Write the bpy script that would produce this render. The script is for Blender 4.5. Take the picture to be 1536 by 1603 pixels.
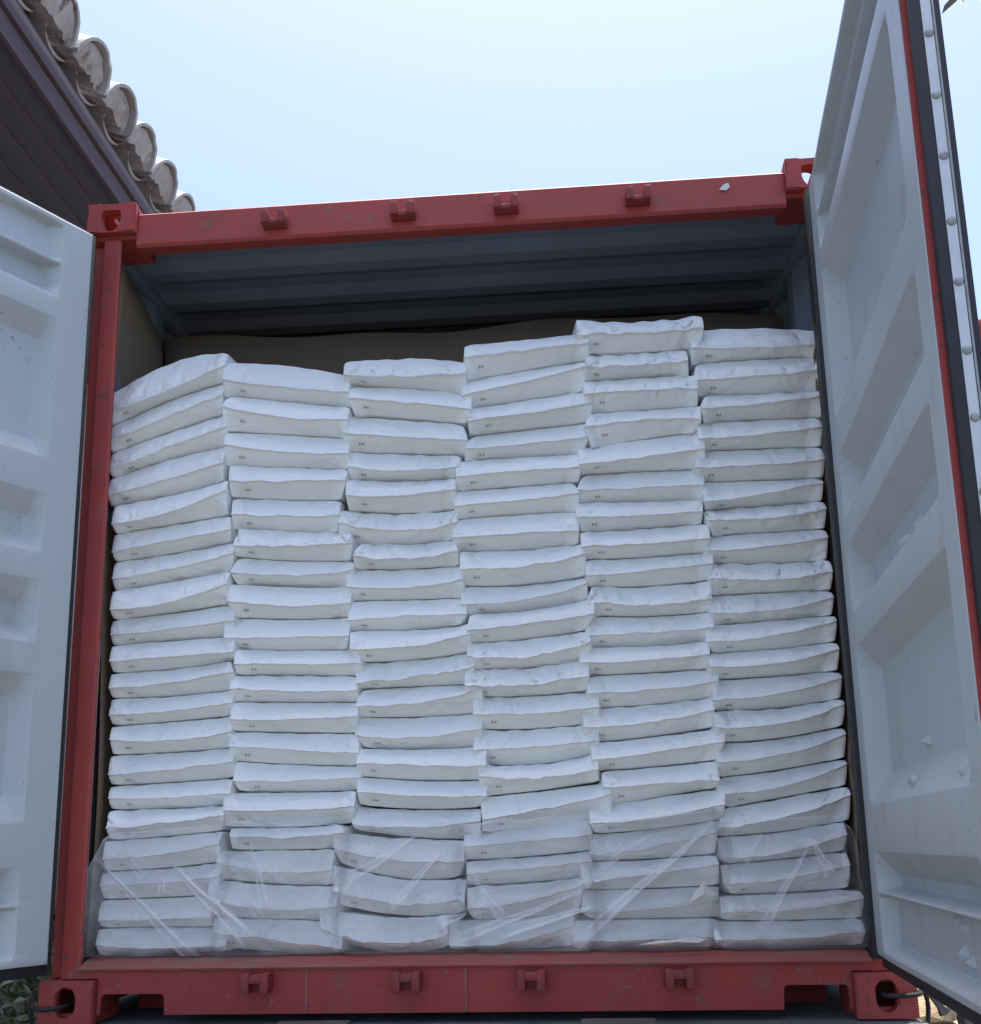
import bpy, bmesh, math, random
from mathutils import Vector, Matrix, noise
R = math.radians
random.seed(7)
for o in list(bpy.data.objects):
    bpy.data.objects.remove(o)
S = bpy.context.scene
COL = S.collection

# ---------------------------------------------------------------- camera
cam_d = bpy.data.cameras.new('camera')
cam_d.sensor_fit = 'HORIZONTAL'
cam_d.sensor_width = 36.0
cam_d.lens = 1570.0 / 1536.0 * 36.0
cam_d.shift_y = (1015.7 - 801.5) / 1536.0
cam_d.clip_start = 0.05
cam_d.clip_end = 3000
cam = bpy.data.objects.new('camera', cam_d)
COL.objects.link(cam)
yaw, pitch, roll = -0.0708, 0.1931, -0.0199
fw = Vector((math.sin(yaw) * math.cos(pitch), math.cos(yaw) * math.cos(pitch), math.sin(pitch)))
rt = Vector((math.cos(yaw), -math.sin(yaw), 0))
up = rt.cross(fw)
rt2 = rt * math.cos(roll) + up * math.sin(roll)
up2 = up * math.cos(roll) - rt * math.sin(roll)
m = Matrix((rt2, up2, -fw)).transposed().to_4x4()
m.translation = Vector((0.2966, -2.8843, 0.4761))
cam.matrix_world = m
S.camera = cam

# ---------------------------------------------------------------- sky, sun, exposure
SUN_AZ, SUN_EL = 20.0, 84.0          # degrees: azimuth clockwise from +Y
W = bpy.data.worlds.new('World')
S.world = W
W.use_nodes = True
wn = W.node_tree.nodes
bg = wn['Background']
sky = wn.new('ShaderNodeTexSky')
sky.sky_type = 'NISHITA'
sky.sun_disc = False
sky.sun_elevation = R(SUN_EL)
sky.sun_rotation = R(SUN_AZ)
sky.altitude = 0
sky.air_density = 0.65
sky.dust_density = 2.0
sky.ozone_density = 1.0
W.node_tree.links.new(sky.outputs[0], bg.inputs[0])
bg.inputs[1].default_value = 0.15
sd = bpy.data.lights.new('sun', 'SUN')
sd.energy = 3.2
sd.angle = R(0.5)
sd.color = (1.0, 0.93, 0.82)
sun = bpy.data.objects.new('sun', sd)
COL.objects.link(sun)
sv = Vector((math.sin(R(SUN_AZ)) * math.cos(R(SUN_EL)), math.cos(R(SUN_AZ)) * math.cos(R(SUN_EL)), math.sin(R(SUN_EL))))
sun.rotation_euler = sv.to_track_quat('Z', 'Y').to_euler()
sun.location = sv * 30
S.view_settings.view_transform = 'Standard'
S.view_settings.look = 'None'
S.view_settings.gamma = 1.0
S.view_settings.use_curve_mapping = False
S.view_settings.exposure = 1.43
S.cycles.max_bounces = 6
S.cycles.diffuse_bounces = 3
S.cycles.transparent_max_bounces = 8
S.cycles.caustics_reflective = False
S.cycles.caustics_refractive = False
S.cycles.use_adaptive_sampling = True
S.cycles.adaptive_threshold = 0.02

# ---------------------------------------------------------------- materials
def mat(name, col, rough=0.6, col2=None, scale=8.0, amt=0.5, bump=0.0, bscale=60.0, metal=0.0,
        stretch=(1, 1, 1), spots=None, sscale=14.0, sth=(0.62, 0.72), spec=0.4, detail=6.0, bdist=0.004, chips=None, cscale=60.0, cth=(0.67, 0.70)):
    """principled surface: a broad colour variation, optional sparse stains and fine relief"""
    M = bpy.data.materials.new(name)
    M.use_nodes = True
    nt = M.node_tree
    N, L = nt.nodes, nt.links
    p = N['Principled BSDF']
    p.inputs['Roughness'].default_value = rough
    p.inputs['Metallic'].default_value = metal
    p.inputs['Specular IOR Level'].default_value = spec
    tc = N.new('ShaderNodeTexCoord')
    mp = N.new('ShaderNodeMapping')
    mp.inputs['Scale'].default_value = stretch
    oi = N.new('ShaderNodeObjectInfo')
    ad = N.new('ShaderNodeVectorMath')
    ad.operation = 'MULTIPLY_ADD'
    cmb = N.new('ShaderNodeCombineXYZ')
    for i in range(3):
        L.new(oi.outputs['Random'], cmb.inputs[i])
    ad.inputs[1].default_value = (37, 53, 71)
    L.new(cmb.outputs[0], ad.inputs[0])
    L.new(tc.outputs['Object'], ad.inputs[2])
    L.new(ad.outputs[0], mp.inputs[0])
    n1 = N.new('ShaderNodeTexNoise')
    n1.inputs['Scale'].default_value = scale
    n1.inputs['Detail'].default_value = detail
    L.new(mp.outputs[0], n1.inputs[0])
    mx = N.new('ShaderNodeMix')
    mx.data_type = 'RGBA'
    mx.inputs[6].default_value = (*col, 1)
    mx.inputs[7].default_value = (*(col2 or col), 1)
    rp = N.new('ShaderNodeMapRange')
    rp.inputs[1].default_value = 0.35
    rp.inputs[2].default_value = 0.70
    rp.inputs[4].default_value = amt
    L.new(n1.outputs[0], rp.inputs[0])
    L.new(rp.outputs[0], mx.inputs[0])
    out = mx.outputs[2]
    if spots:
        n2 = N.new('ShaderNodeTexNoise')
        n2.inputs['Scale'].default_value = sscale
        n2.inputs['Detail'].default_value = 9
        n2.inputs['Roughness'].default_value = 0.62
        L.new(mp.outputs[0], n2.inputs[0])
        r2 = N.new('ShaderNodeMapRange')
        r2.inputs[1].default_value = sth[0]
        r2.inputs[2].default_value = sth[1]
        L.new(n2.outputs[0], r2.inputs[0])
        m2 = N.new('ShaderNodeMix')
        m2.data_type = 'RGBA'
        L.new(r2.outputs[0], m2.inputs[0])
        L.new(out, m2.inputs[6])
        m2.inputs[7].default_value = (*spots, 1)
        out = m2.outputs[2]
    if chips:
        n3 = N.new('ShaderNodeTexNoise')
        n3.inputs['Scale'].default_value = cscale
        n3.inputs['Detail'].default_value = 4
        L.new(ad.outputs[0], n3.inputs[0])
        n4 = N.new('ShaderNodeTexNoise')
        n4.inputs['Scale'].default_value = cscale * 0.13
        L.new(ad.outputs[0], n4.inputs[0])
        a3 = N.new('ShaderNodeMath')
        a3.operation = 'MULTIPLY_ADD'
        a3.inputs[1].default_value = 0.35
        L.new(n4.outputs[0], a3.inputs[0])
        L.new(n3.outputs[0], a3.inputs[2])
        r3 = N.new('ShaderNodeMapRange')
        r3.inputs[1].default_value = cth[0] + 0.175
        r3.inputs[2].default_value = cth[1] + 0.175
        L.new(a3.outputs[0], r3.inputs[0])
        m3 = N.new('ShaderNodeMix')
        m3.data_type = 'RGBA'
        L.new(r3.outputs[0], m3.inputs[0])
        L.new(out, m3.inputs[6])
        m3.inputs[7].default_value = (*chips, 1)
        out = m3.outputs[2]
    L.new(out, p.inputs['Base Color'])
    rr = N.new('ShaderNodeMapRange')
    rr.inputs[3].default_value = max(0.0, rough - 0.08)
    rr.inputs[4].default_value = min(1.0, rough + 0.10)
    L.new(n1.outputs[0], rr.inputs[0])
    L.new(rr.outputs[0], p.inputs['Roughness'])
    if bump:
        nb = N.new('ShaderNodeTexNoise')
        nb.inputs['Scale'].default_value = bscale
        nb.inputs['Detail'].default_value = 5
        L.new(mp.outputs[0], nb.inputs[0])
        b = N.new('ShaderNodeBump')
        b.inputs['Strength'].default_value = bump
        b.inputs['Distance'].default_value = bdist
        L.new(nb.outputs[0], b.inputs['Height'])
        L.new(b.outputs[0], p.inputs['Normal'])
    return M

M_RED = mat('container_red_paint', (0.37, 0.052, 0.042), 0.55, (0.27, 0.046, 0.040), 3.0, 0.7, 0.18, 26, spots=(0.21, 0.10, 0.075), sscale=13, sth=(0.60, 0.72), chips=(0.13, 0.06, 0.045), cscale=62, cth=(0.655, 0.685))
M_SILL = mat('worn_red_paint', (0.37, 0.044, 0.036), 0.55, (0.28, 0.042, 0.036), 4.0, 0.8, 0.3, 30, spots=(0.19, 0.095, 0.07), sscale=9, sth=(0.56, 0.76), stretch=(1, 1, 0.45), chips=(0.20, 0.12, 0.095), cscale=58, cth=(0.645, 0.685))
M_SILLTOP = mat('scuffed_sill_plate', (0.33, 0.075, 0.065), 0.6, (0.26, 0.12, 0.10), 9.0, 0.9, 0.3, 40, stretch=(0.3, 1, 1), spots=(0.25, 0.20, 0.17), sscale=16, sth=(0.55, 0.72))
M_ROOF = mat('low_bounce_roof_paint', (0.30, 0.26, 0.25), 0.8, (0.24, 0.19, 0.18), 2.0, 0.9, 0.2, 20)  # unseen roof top, coloured grey to keep red bounce off the eave tiles
M_KEEP = mat('keeper_paint', (0.28, 0.035, 0.036), 0.6, (0.20, 0.04, 0.04), 20, 0.9, 0.4, 90, spots=(0.15, 0.07, 0.05), sscale=40, sth=(0.55, 0.7))
M_GREY = mat('door_grey_paint', (0.47, 0.51, 0.515), 0.45, (0.42, 0.46, 0.47), 2.2, 0.8, 0.12, 35, spots=(0.38, 0.39, 0.385), sscale=7, sth=(0.56, 0.78), stretch=(1, 1, 0.32), chips=(0.33, 0.32, 0.31), cscale=44, cth=(0.72, 0.75))
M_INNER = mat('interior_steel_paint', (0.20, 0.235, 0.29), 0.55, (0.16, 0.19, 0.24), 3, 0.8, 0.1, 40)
M_RUB = mat('rubber_gasket', (0.018, 0.018, 0.021), 0.55, (0.03, 0.03, 0.033), 20, 0.7, 0.15, 120)
M_STRIP = mat('retaining_strip_metal', (0.62, 0.63, 0.63), 0.42, (0.50, 0.52, 0.53), 14, 0.9, 0.1, 80, spots=(0.28, 0.24, 0.2), sscale=22, sth=(0.66, 0.74), metal=0.25)
M_RIVET = mat('rivet_metal', (0.33, 0.34, 0.33), 0.5, (0.24, 0.25, 0.24), 60, 0.8, metal=0.4)
M_STEEL = mat('dark_galvanised_steel', (0.10, 0.10, 0.105), 0.55, (0.16, 0.14, 0.12), 12, 0.9, 0.3, 60, metal=0.4)
M_DECK = mat('trailer_deck', (0.10, 0.105, 0.105), 0.75, (0.15, 0.15, 0.145), 5, 0.9, 0.5, 50, spots=(0.22, 0.20, 0.18), sscale=9, sth=(0.60, 0.72))
M_TYRE = mat('tyre_rubber', (0.02, 0.02, 0.02), 0.85, (0.05, 0.045, 0.04), 12, 0.8, 0.3, 60)
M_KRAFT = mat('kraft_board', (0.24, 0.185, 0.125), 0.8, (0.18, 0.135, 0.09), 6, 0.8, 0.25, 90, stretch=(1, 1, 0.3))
M_KRAFT_SHADE = mat('shaded_kraft_board', (0.13, 0.10, 0.072), 0.85, (0.09, 0.07, 0.05), 6, 0.8, 0.3, 60, stretch=(0.3, 1, 1))  # same kraft board, with the deep shade behind the sacks put into its colour
M_FLOOR = mat('plywood_floor', (0.22, 0.15, 0.09), 0.7, (0.15, 0.10, 0.06), 5, 0.9, 0.3, 50, stretch=(1, 0.15, 1))
M_TILE = mat('weathered_roof_tile', (0.43, 0.44, 0.455), 0.85, (0.32, 0.325, 0.34), 9, 0.9, 0.5, 60, stretch=(0.35, 1, 1), spots=(0.16, 0.15, 0.14), sscale=12, sth=(0.60, 0.72), bdist=0.008)
M_MORT = mat('eave_mortar', (0.43, 0.435, 0.445), 0.9, (0.28, 0.28, 0.285), 11, 0.9, 0.8, 50, stretch=(1, 1.6, 0.5), spots=(0.13, 0.115, 0.11), sscale=9, sth=(0.56, 0.66), bdist=0.012)
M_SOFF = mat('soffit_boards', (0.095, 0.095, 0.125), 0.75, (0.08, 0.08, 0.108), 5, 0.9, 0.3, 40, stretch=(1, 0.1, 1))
M_FASC = mat('fascia_paint', (0.085, 0.07, 0.09), 0.75, (0.07, 0.06, 0.078), 7, 0.9, 0.3, 40, stretch=(1, 0.2, 1))
M_WALL = mat('house_render', (0.46, 0.43, 0.38), 0.9, (0.37, 0.34, 0.30), 2.5, 0.9, 0.4, 40)
M_GROUND = mat('worn_yard', (0.135, 0.13, 0.115), 0.95, (0.095, 0.092, 0.082), 0.7, 0.9, 0.7, 14, spots=(0.20, 0.185, 0.155), sscale=5, sth=(0.60, 0.76), bdist=0.03)
M_ROCK = mat('sandy_rubble', (0.60, 0.50, 0.33), 0.9, (0.48, 0.36, 0.21), 5, 0.9, 0.7, 22, spots=(0.25, 0.17, 0.09), sscale=6, sth=(0.58, 0.7), bdist=0.02)
M_BARK = mat('bark', (0.13, 0.10, 0.075), 0.9, (0.08, 0.06, 0.05), 14, 0.9, 0.8, 40, stretch=(1, 1, 0.3), bdist=0.01)
M_PRINT = mat('printed_ink', (0.24, 0.255, 0.27), 0.7)
M_CREAM = mat('folded_film_tape', (0.66, 0.64, 0.58), 0.5, (0.58, 0.56, 0.51), 20, 0.6, 0.3, 60)
M_ROPE = mat('tie_wire', (0.02, 0.018, 0.018), 0.75, (0.04, 0.034, 0.03), 40, 0.8)

def leaf_mat(name, c1, c2, tr):
    M = bpy.data.materials.new(name)
    M.use_nodes = True
    N, L = M.node_tree.nodes, M.node_tree.links
    p = N['Principled BSDF']
    p.inputs['Roughness'].default_value = 0.5
    at = N.new('ShaderNodeAttribute')
    at.attribute_name = 'tint'
    mx = N.new('ShaderNodeMix')
    mx.data_type = 'RGBA'
    mx.inputs[6].default_value = (*c1, 1)
    mx.inputs[7].default_value = (*c2, 1)
    L.new(at.outputs['Fac'], mx.inputs[0])
    L.new(mx.outputs[2], p.inputs['Base Color'])
    t = N.new('ShaderNodeBsdfTranslucent')
    L.new(mx.outputs[2], t.inputs[0])
    ms = N.new('ShaderNodeMixShader')
    ms.inputs[0].default_value = tr
    L.new(p.outputs[0], ms.inputs[1])
    L.new(t.outputs[0], ms.inputs[2])
    L.new(ms.outputs[0], N['Material Output'].inputs[0])
    return M
M_LEAF = leaf_mat('shrub_leaf', (0.045, 0.10, 0.035), (0.42, 0.48, 0.38), 0.25)
M_DRY = leaf_mat('dry_leaf', (0.16, 0.13, 0.085), (0.10, 0.13, 0.05), 0.2)

def bag_material():
    """white woven-laminate sack: matte sheen, fine crinkles of two sizes"""
    M = bpy.data.materials.new('white_sack')
    M.use_nodes = True
    N, L = M.node_tree.nodes, M.node_tree.links
    p = N['Principled BSDF']
    p.inputs['Roughness'].default_value = 0.52
    p.inputs['Specular IOR Level'].default_value = 0.35
    tc = N.new('ShaderNodeTexCoord')
    oi = N.new('ShaderNodeObjectInfo')
    cmb = N.new('ShaderNodeCombineXYZ')
    for i in range(3):
        L.new(oi.outputs['Random'], cmb.inputs[i])
    ad = N.new('ShaderNodeVectorMath')
    ad.operation = 'MULTIPLY_ADD'
    ad.inputs[1].default_value = (31, 47, 59)
    L.new(cmb.outputs[0], ad.inputs[0])
    L.new(tc.outputs['Object'], ad.inputs[2])
    n0 = N.new('ShaderNodeTexNoise')
    n0.inputs['Scale'].default_value = 7
    n0.inputs['Detail'].default_value = 2
    L.new(ad.outputs[0], n0.inputs[0])
    mx = N.new('ShaderNodeMix')
    mx.data_type = 'RGBA'
    mx.inputs[6].default_value = (0.89, 0.905, 0.88, 1)
    mx.inputs[7].default_value = (0.85, 0.865, 0.84, 1)
    L.new(n0.outputs[0], mx.inputs[0])
    # each sack came off a slightly different roll
    mv = N.new('ShaderNodeMapRange')
    mv.inputs[3].default_value = 0.93
    mv.inputs[4].default_value = 1.0
    L.new(oi.outputs['Random'], mv.inputs[0])
    sc = N.new('ShaderNodeVectorMath')
    sc.operation = 'SCALE'
    L.new(mx.outputs[2], sc.inputs[0])
    L.new(mv.outputs[0], sc.inputs['Scale'])
    L.new(sc.outputs[0], p.inputs['Base Color'])
    # crinkles: ridged noise (large, directional) plus fine
    mp = N.new('ShaderNodeMapping')
    mp.inputs['Scale'].default_value = (1.0, 1.0, 1.7)
    mp.inputs['Rotation'].default_value = (0, 0.5, 0)
    L.new(ad.outputs[0], mp.inputs[0])
    wv = N.new('ShaderNodeTexNoise')
    wv.inputs['Scale'].default_value = 6
    wv.inputs['Detail'].default_value = 1
    L.new(mp.outputs[0], wv.inputs[0])
    wa = N.new('ShaderNodeVectorMath')
    wa.operation = 'MULTIPLY_ADD'
    wa.inputs[1].default_value = (0.09, 0.09, 0.09)
    L.new(wv.outputs['Color'], wa.inputs[0])
    L.new(mp.outputs[0], wa.inputs[2])
    vo = N.new('ShaderNodeTexVoronoi')
    vo.inputs['Scale'].default_value = 17
    L.new(wa.outputs[0], vo.inputs['Vector'])
    vp = N.new('ShaderNodeTexVoronoi')
    vp.inputs['Scale'].default_value = 39
    L.new(wa.outputs[0], vp.inputs['Vector'])
    vs_ = N.new('ShaderNodeMath')
    vs_.operation = 'MULTIPLY_ADD'
    vs_.inputs[1].default_value = 0.45
    L.new(vp.outputs['Distance'], vs_.inputs[0])
    L.new(vo.outputs['Distance'], vs_.inputs[2])
    msk = N.new('ShaderNodeTexNoise')
    msk.inputs['Scale'].default_value = 8
    msk.inputs['Detail'].default_value = 0
    L.new(ad.outputs[0], msk.inputs[0])
    mr_ = N.new('ShaderNodeMapRange')
    mr_.inputs[1].default_value = 0.42
    mr_.inputs[2].default_value = 0.68
    mr_.inputs[3].default_value = 0.12
    L.new(msk.outputs[0], mr_.inputs[0])
    n1 = N.new('ShaderNodeMath')
    n1.operation = 'MULTIPLY'
    L.new(vs_.outputs[0], n1.inputs[0])
    L.new(mr_.outputs[0], n1.inputs[1])
    n2 = N.new('ShaderNodeTexNoise')
    n2.inputs['Scale'].default_value = 70
    n2.inputs['Detail'].default_value = 2
    L.new(ad.outputs[0], n2.inputs[0])
    b1 = N.new('ShaderNodeBump')
    b1.inputs['Strength'].default_value = 0.55
    b1.inputs['Distance'].default_value = 0.012
    L.new(n1.outputs[0], b1.inputs['Height'])
    b2 = N.new('ShaderNodeBump')
    b2.inputs['Strength'].default_value = 0.3
    b2.inputs['Distance'].default_value = 0.003
    L.new(n2.outputs[0], b2.inputs['Height'])
    L.new(b1.outputs[0], b2.inputs['Normal'])
    L.new(b2.outputs[0], p.inputs['Normal'])
    return M
M_BAG = bag_material()

def film_material():
    """clear polythene: mostly transparent, glossy, whitish where it is folded double"""
    M = bpy.data.materials.new('clear_film')
    M.use_nodes = True
    N, L = M.node_tree.nodes, M.node_tree.links
    for n in list(N):
        if n.type == 'BSDF_PRINCIPLED':
            N.remove(n)
    out = N['Material Output']
    tr = N.new('ShaderNodeBsdfTransparent')
    tr.inputs[0].default_value = (0.995, 0.993, 0.995, 1)
    gl = N.new('ShaderNodeBsdfGlossy')
    gl.inputs['Roughness'].default_value = 0.10
    df = N.new('ShaderNodeBsdfDiffuse')
    df.inputs[0].default_value = (0.93, 0.92, 0.93, 1)
    tc = N.new('ShaderNodeTexCoord')
    nz = N.new('ShaderNodeTexNoise')
    nz.noise_type = 'RIDGED_MULTIFRACTAL'
    nz.inputs['Scale'].default_value = 9
    nz.inputs['Detail'].default_value = 4
    mp = N.new('ShaderNodeMapping')
    mp.inputs['Rotation'].default_value = (0, 0.7, 0)
    mp.inputs['Scale'].default_value = (1, 1, 2.2)
    L.new(tc.outputs['Object'], mp.inputs[0])
    L.new(mp.outputs[0], nz.inputs[0])
    bp = N.new('ShaderNodeBump')
    bp.inputs['Strength'].default_value = 0.9
    bp.inputs['Distance'].default_value = 0.012
    L.new(nz.outputs[0], bp.inputs['Height'])
    L.new(bp.outputs[0], gl.inputs['Normal'])
    lw = N.new('ShaderNodeFresnel')
    lw.inputs[0].default_value = 1.4
    L.new(bp.outputs[0], lw.inputs['Normal'])
    mg = N.new('ShaderNodeMapRange')
    mg.inputs[1].default_value = 0.0
    mg.inputs[2].default_value = 1.0
    mg.inputs[3].default_value = 0.0
    mg.inputs[4].default_value = 0.55
    L.new(lw.outputs[0], mg.inputs[0])
    m1 = N.new('ShaderNodeMixShader')
    L.new(mg.outputs[0], m1.inputs[0])
    L.new(tr.outputs[0], m1.inputs[1])
    L.new(gl.outputs[0], m1.inputs[2])
    at = N.new('ShaderNodeAttribute')
    at.attribute_name = 'fold'
    n2 = N.new('ShaderNodeTexNoise')
    n2.inputs['Scale'].default_value = 5
    n2.inputs['Detail'].default_value = 6
    L.new(tc.outputs['Object'], n2.inputs[0])
    hz = N.new('ShaderNodeMapRange')
    hz.inputs[1].default_value = 0.35
    hz.inputs[2].default_value = 0.75
    hz.inputs[3].default_value = 0.03
    hz.inputs[4].default_value = 0.22
    L.new(n2.outputs[0], hz.inputs[0])
    sm = N.new('ShaderNodeMath')
    sm.use_clamp = True
    L.new(hz.outputs[0], sm.inputs[0])
    L.new(at.outputs['Fac'], sm.inputs[1])
    m2 = N.new('ShaderNodeMixShader')
    L.new(sm.outputs[0], m2.inputs[0])
    L.new(m1.outputs[0], m2.inputs[1])
    L.new(df.outputs[0], m2.inputs[2])
    L.new(m2.outputs[0], out.inputs[0])
    return M
M_FILM = film_material()

# ---------------------------------------------------------------- helpers
def obj(name, me, mats, parent=None, loc=None):
    if isinstance(me, bmesh.types.BMesh):
        bm = me
        bmesh.ops.recalc_face_normals(bm, faces=bm.faces)
        me = bpy.data.meshes.new(name)
        bm.to_mesh(me)
        bm.free()
    if not me.materials:
        for x in (mats if isinstance(mats, (list, tuple)) else [mats]):
            me.materials.append(x)
    o = bpy.data.objects.new(name, me)
    COL.objects.link(o)
    if parent:
        o.parent = parent
    if loc is not None:
        o.location = loc
    return o

def thing(name, label, cat, loc=(0, 0, 0), group=None):
    o = bpy.data.objects.new(name, None)
    COL.objects.link(o)
    o.location = loc
    o.empty_display_size = 0.2
    tag(o, label, cat, group)
    return o

def tag(o, label, cat, group=None):
    o['label'] = label
    o['category'] = cat
    if group:
        o['group'] = group
    return o

def smooth(o, ang=35):
    me = o.data
    me.polygons.foreach_set('use_smooth', [True] * len(me.polygons))
    me.set_sharp_from_angle(angle=R(ang))
    return o

def box(bm, x0, x1, y0, y1, z0, z1, bev=0.0):
    vs = [bm.verts.new(p) for p in ((x0, y0, z0), (x1, y0, z0), (x1, y1, z0), (x0, y1, z0),
                                    (x0, y0, z1), (x1, y0, z1), (x1, y1, z1), (x0, y1, z1))]
    fs = [bm.faces.new([vs[i] for i in q]) for q in ((0, 3, 2, 1), (4, 5, 6, 7), (0, 1, 5, 4), (1, 2, 6, 5), (2, 3, 7, 6), (3, 0, 4, 7))]
    if bev:
        es = list({e for f in fs for e in f.edges})
        bmesh.ops.bevel(bm, geom=es, offset=bev, segments=2, affect='EDGES', profile=0.6)
    return vs

def bx(name, x0, x1, y0, y1, z0, z1, mt, parent, bev=0.004):
    bm = bmesh.new()
    box(bm, x0, x1, y0, y1, z0, z1, bev)
    return smooth(obj(name, bm, mt, parent))

def prism(bm, loop, d):
    """extrude a closed 3D loop along d"""
    a = [bm.verts.new(p) for p in loop]
    b = [bm.verts.new(Vector(p) + Vector(d)) for p in loop]
    n = len(a)
    for i in range(n):
        bm.faces.new((a[i], a[(i + 1) % n], b[(i + 1) % n], b[i]))
    bm.faces.new(a[::-1])
    bm.faces.new(b)

def tube(bm, pts, r, seg=8, r1=None):
    pts = [Vector(p) for p in pts]
    rings = []
    n = len(pts)
    for i, p in enumerate(pts):
        d = (pts[min(i + 1, n - 1)] - pts[max(i - 1, 0)]).normalized()
        a = Vector((0, 0, 1)) if abs(d.z) < 0.9 else Vector((1, 0, 0))
        u = d.cross(a).normalized()
        v = d.cross(u)
        rr = r if r1 is None else r + (r1 - r) * i / (n - 1)
        rings.append([bm.verts.new(p + (u * math.cos(t) + v * math.sin(t)) * rr) for t in [2 * math.pi * k / seg for k in range(seg)]])
    for i in range(n - 1):
        for k in range(seg):
            bm.faces.new((rings[i][k], rings[i][(k + 1) % seg], rings[i + 1][(k + 1) % seg], rings[i + 1][k]))
    bm.faces.new(rings[0][::-1])
    bm.faces.new(rings[-1])

def plate_hole(bm, c, u, v, w, h, loop, t):
    """plate centred at c, spanning u*w by v*h, with a hole loop [(a,b)...] and thickness t along u x v"""
    c, u, v = Vector(c), Vector(u), Vector(v)
    n = u.cross(v).normalized()
    K = len(loop)
    def outer(a, b):
        s = max(abs(a) / (w / 2), abs(b) / (h / 2), 1e-6)
        return (a / s, b / s)
    ang = [math.atan2(b, a) for a, b in loop]
    out = [outer(a, b) for a, b in loop]
    # snap the nearest ray to every corner
    for sx in (-1, 1):
        for sy in (-1, 1):
            cx, cy = sx * w / 2, sy * h / 2
            i = min(range(K), key=lambda q: (out[q][0] - cx) ** 2 + (out[q][1] - cy) ** 2)
            out[i] = (cx, cy)
    P = lambda ab, k: bm.verts.new(c + u * ab[0] + v * ab[1] + n * k)
    o0 = [P(q, t / 2) for q in out]; i0 = [P(q, t / 2) for q in loop]
    o1 = [P(q, -t / 2) for q in out]; i1 = [P(q, -t / 2) for q in loop]
    for i in range(K):
        j = (i + 1) % K
        bm.faces.new((o0[i], o0[j], i0[j], i0[i]))
        bm.faces.new((o1[j], o1[i], i1[i], i1[j]))
        bm.faces.new((i0[i], i0[j], i1[j], i1[i]))
        bm.faces.new((o0[j], o0[i], o1[i], o1[j]))

def stadium(w, h, n=24, shield=False):
    pts = []
    for k in range(n):
        t = 2 * math.pi * k / n + 0.001
        a, b = math.cos(t), math.sin(t)
        if shield and b > 0:
            e = 0.35
            a = math.copysign(abs(a) ** e, a); b = abs(b) ** e
            pts.append((a * w / 2, b * h * 0.36))
        elif shield:
            pts.append((a * w / 2, b * h * 0.64))
        else:
            r = w / 2
            pts.append((a * r, b * r + math.copysign((h - w) / 2, b)))
    return pts
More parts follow.
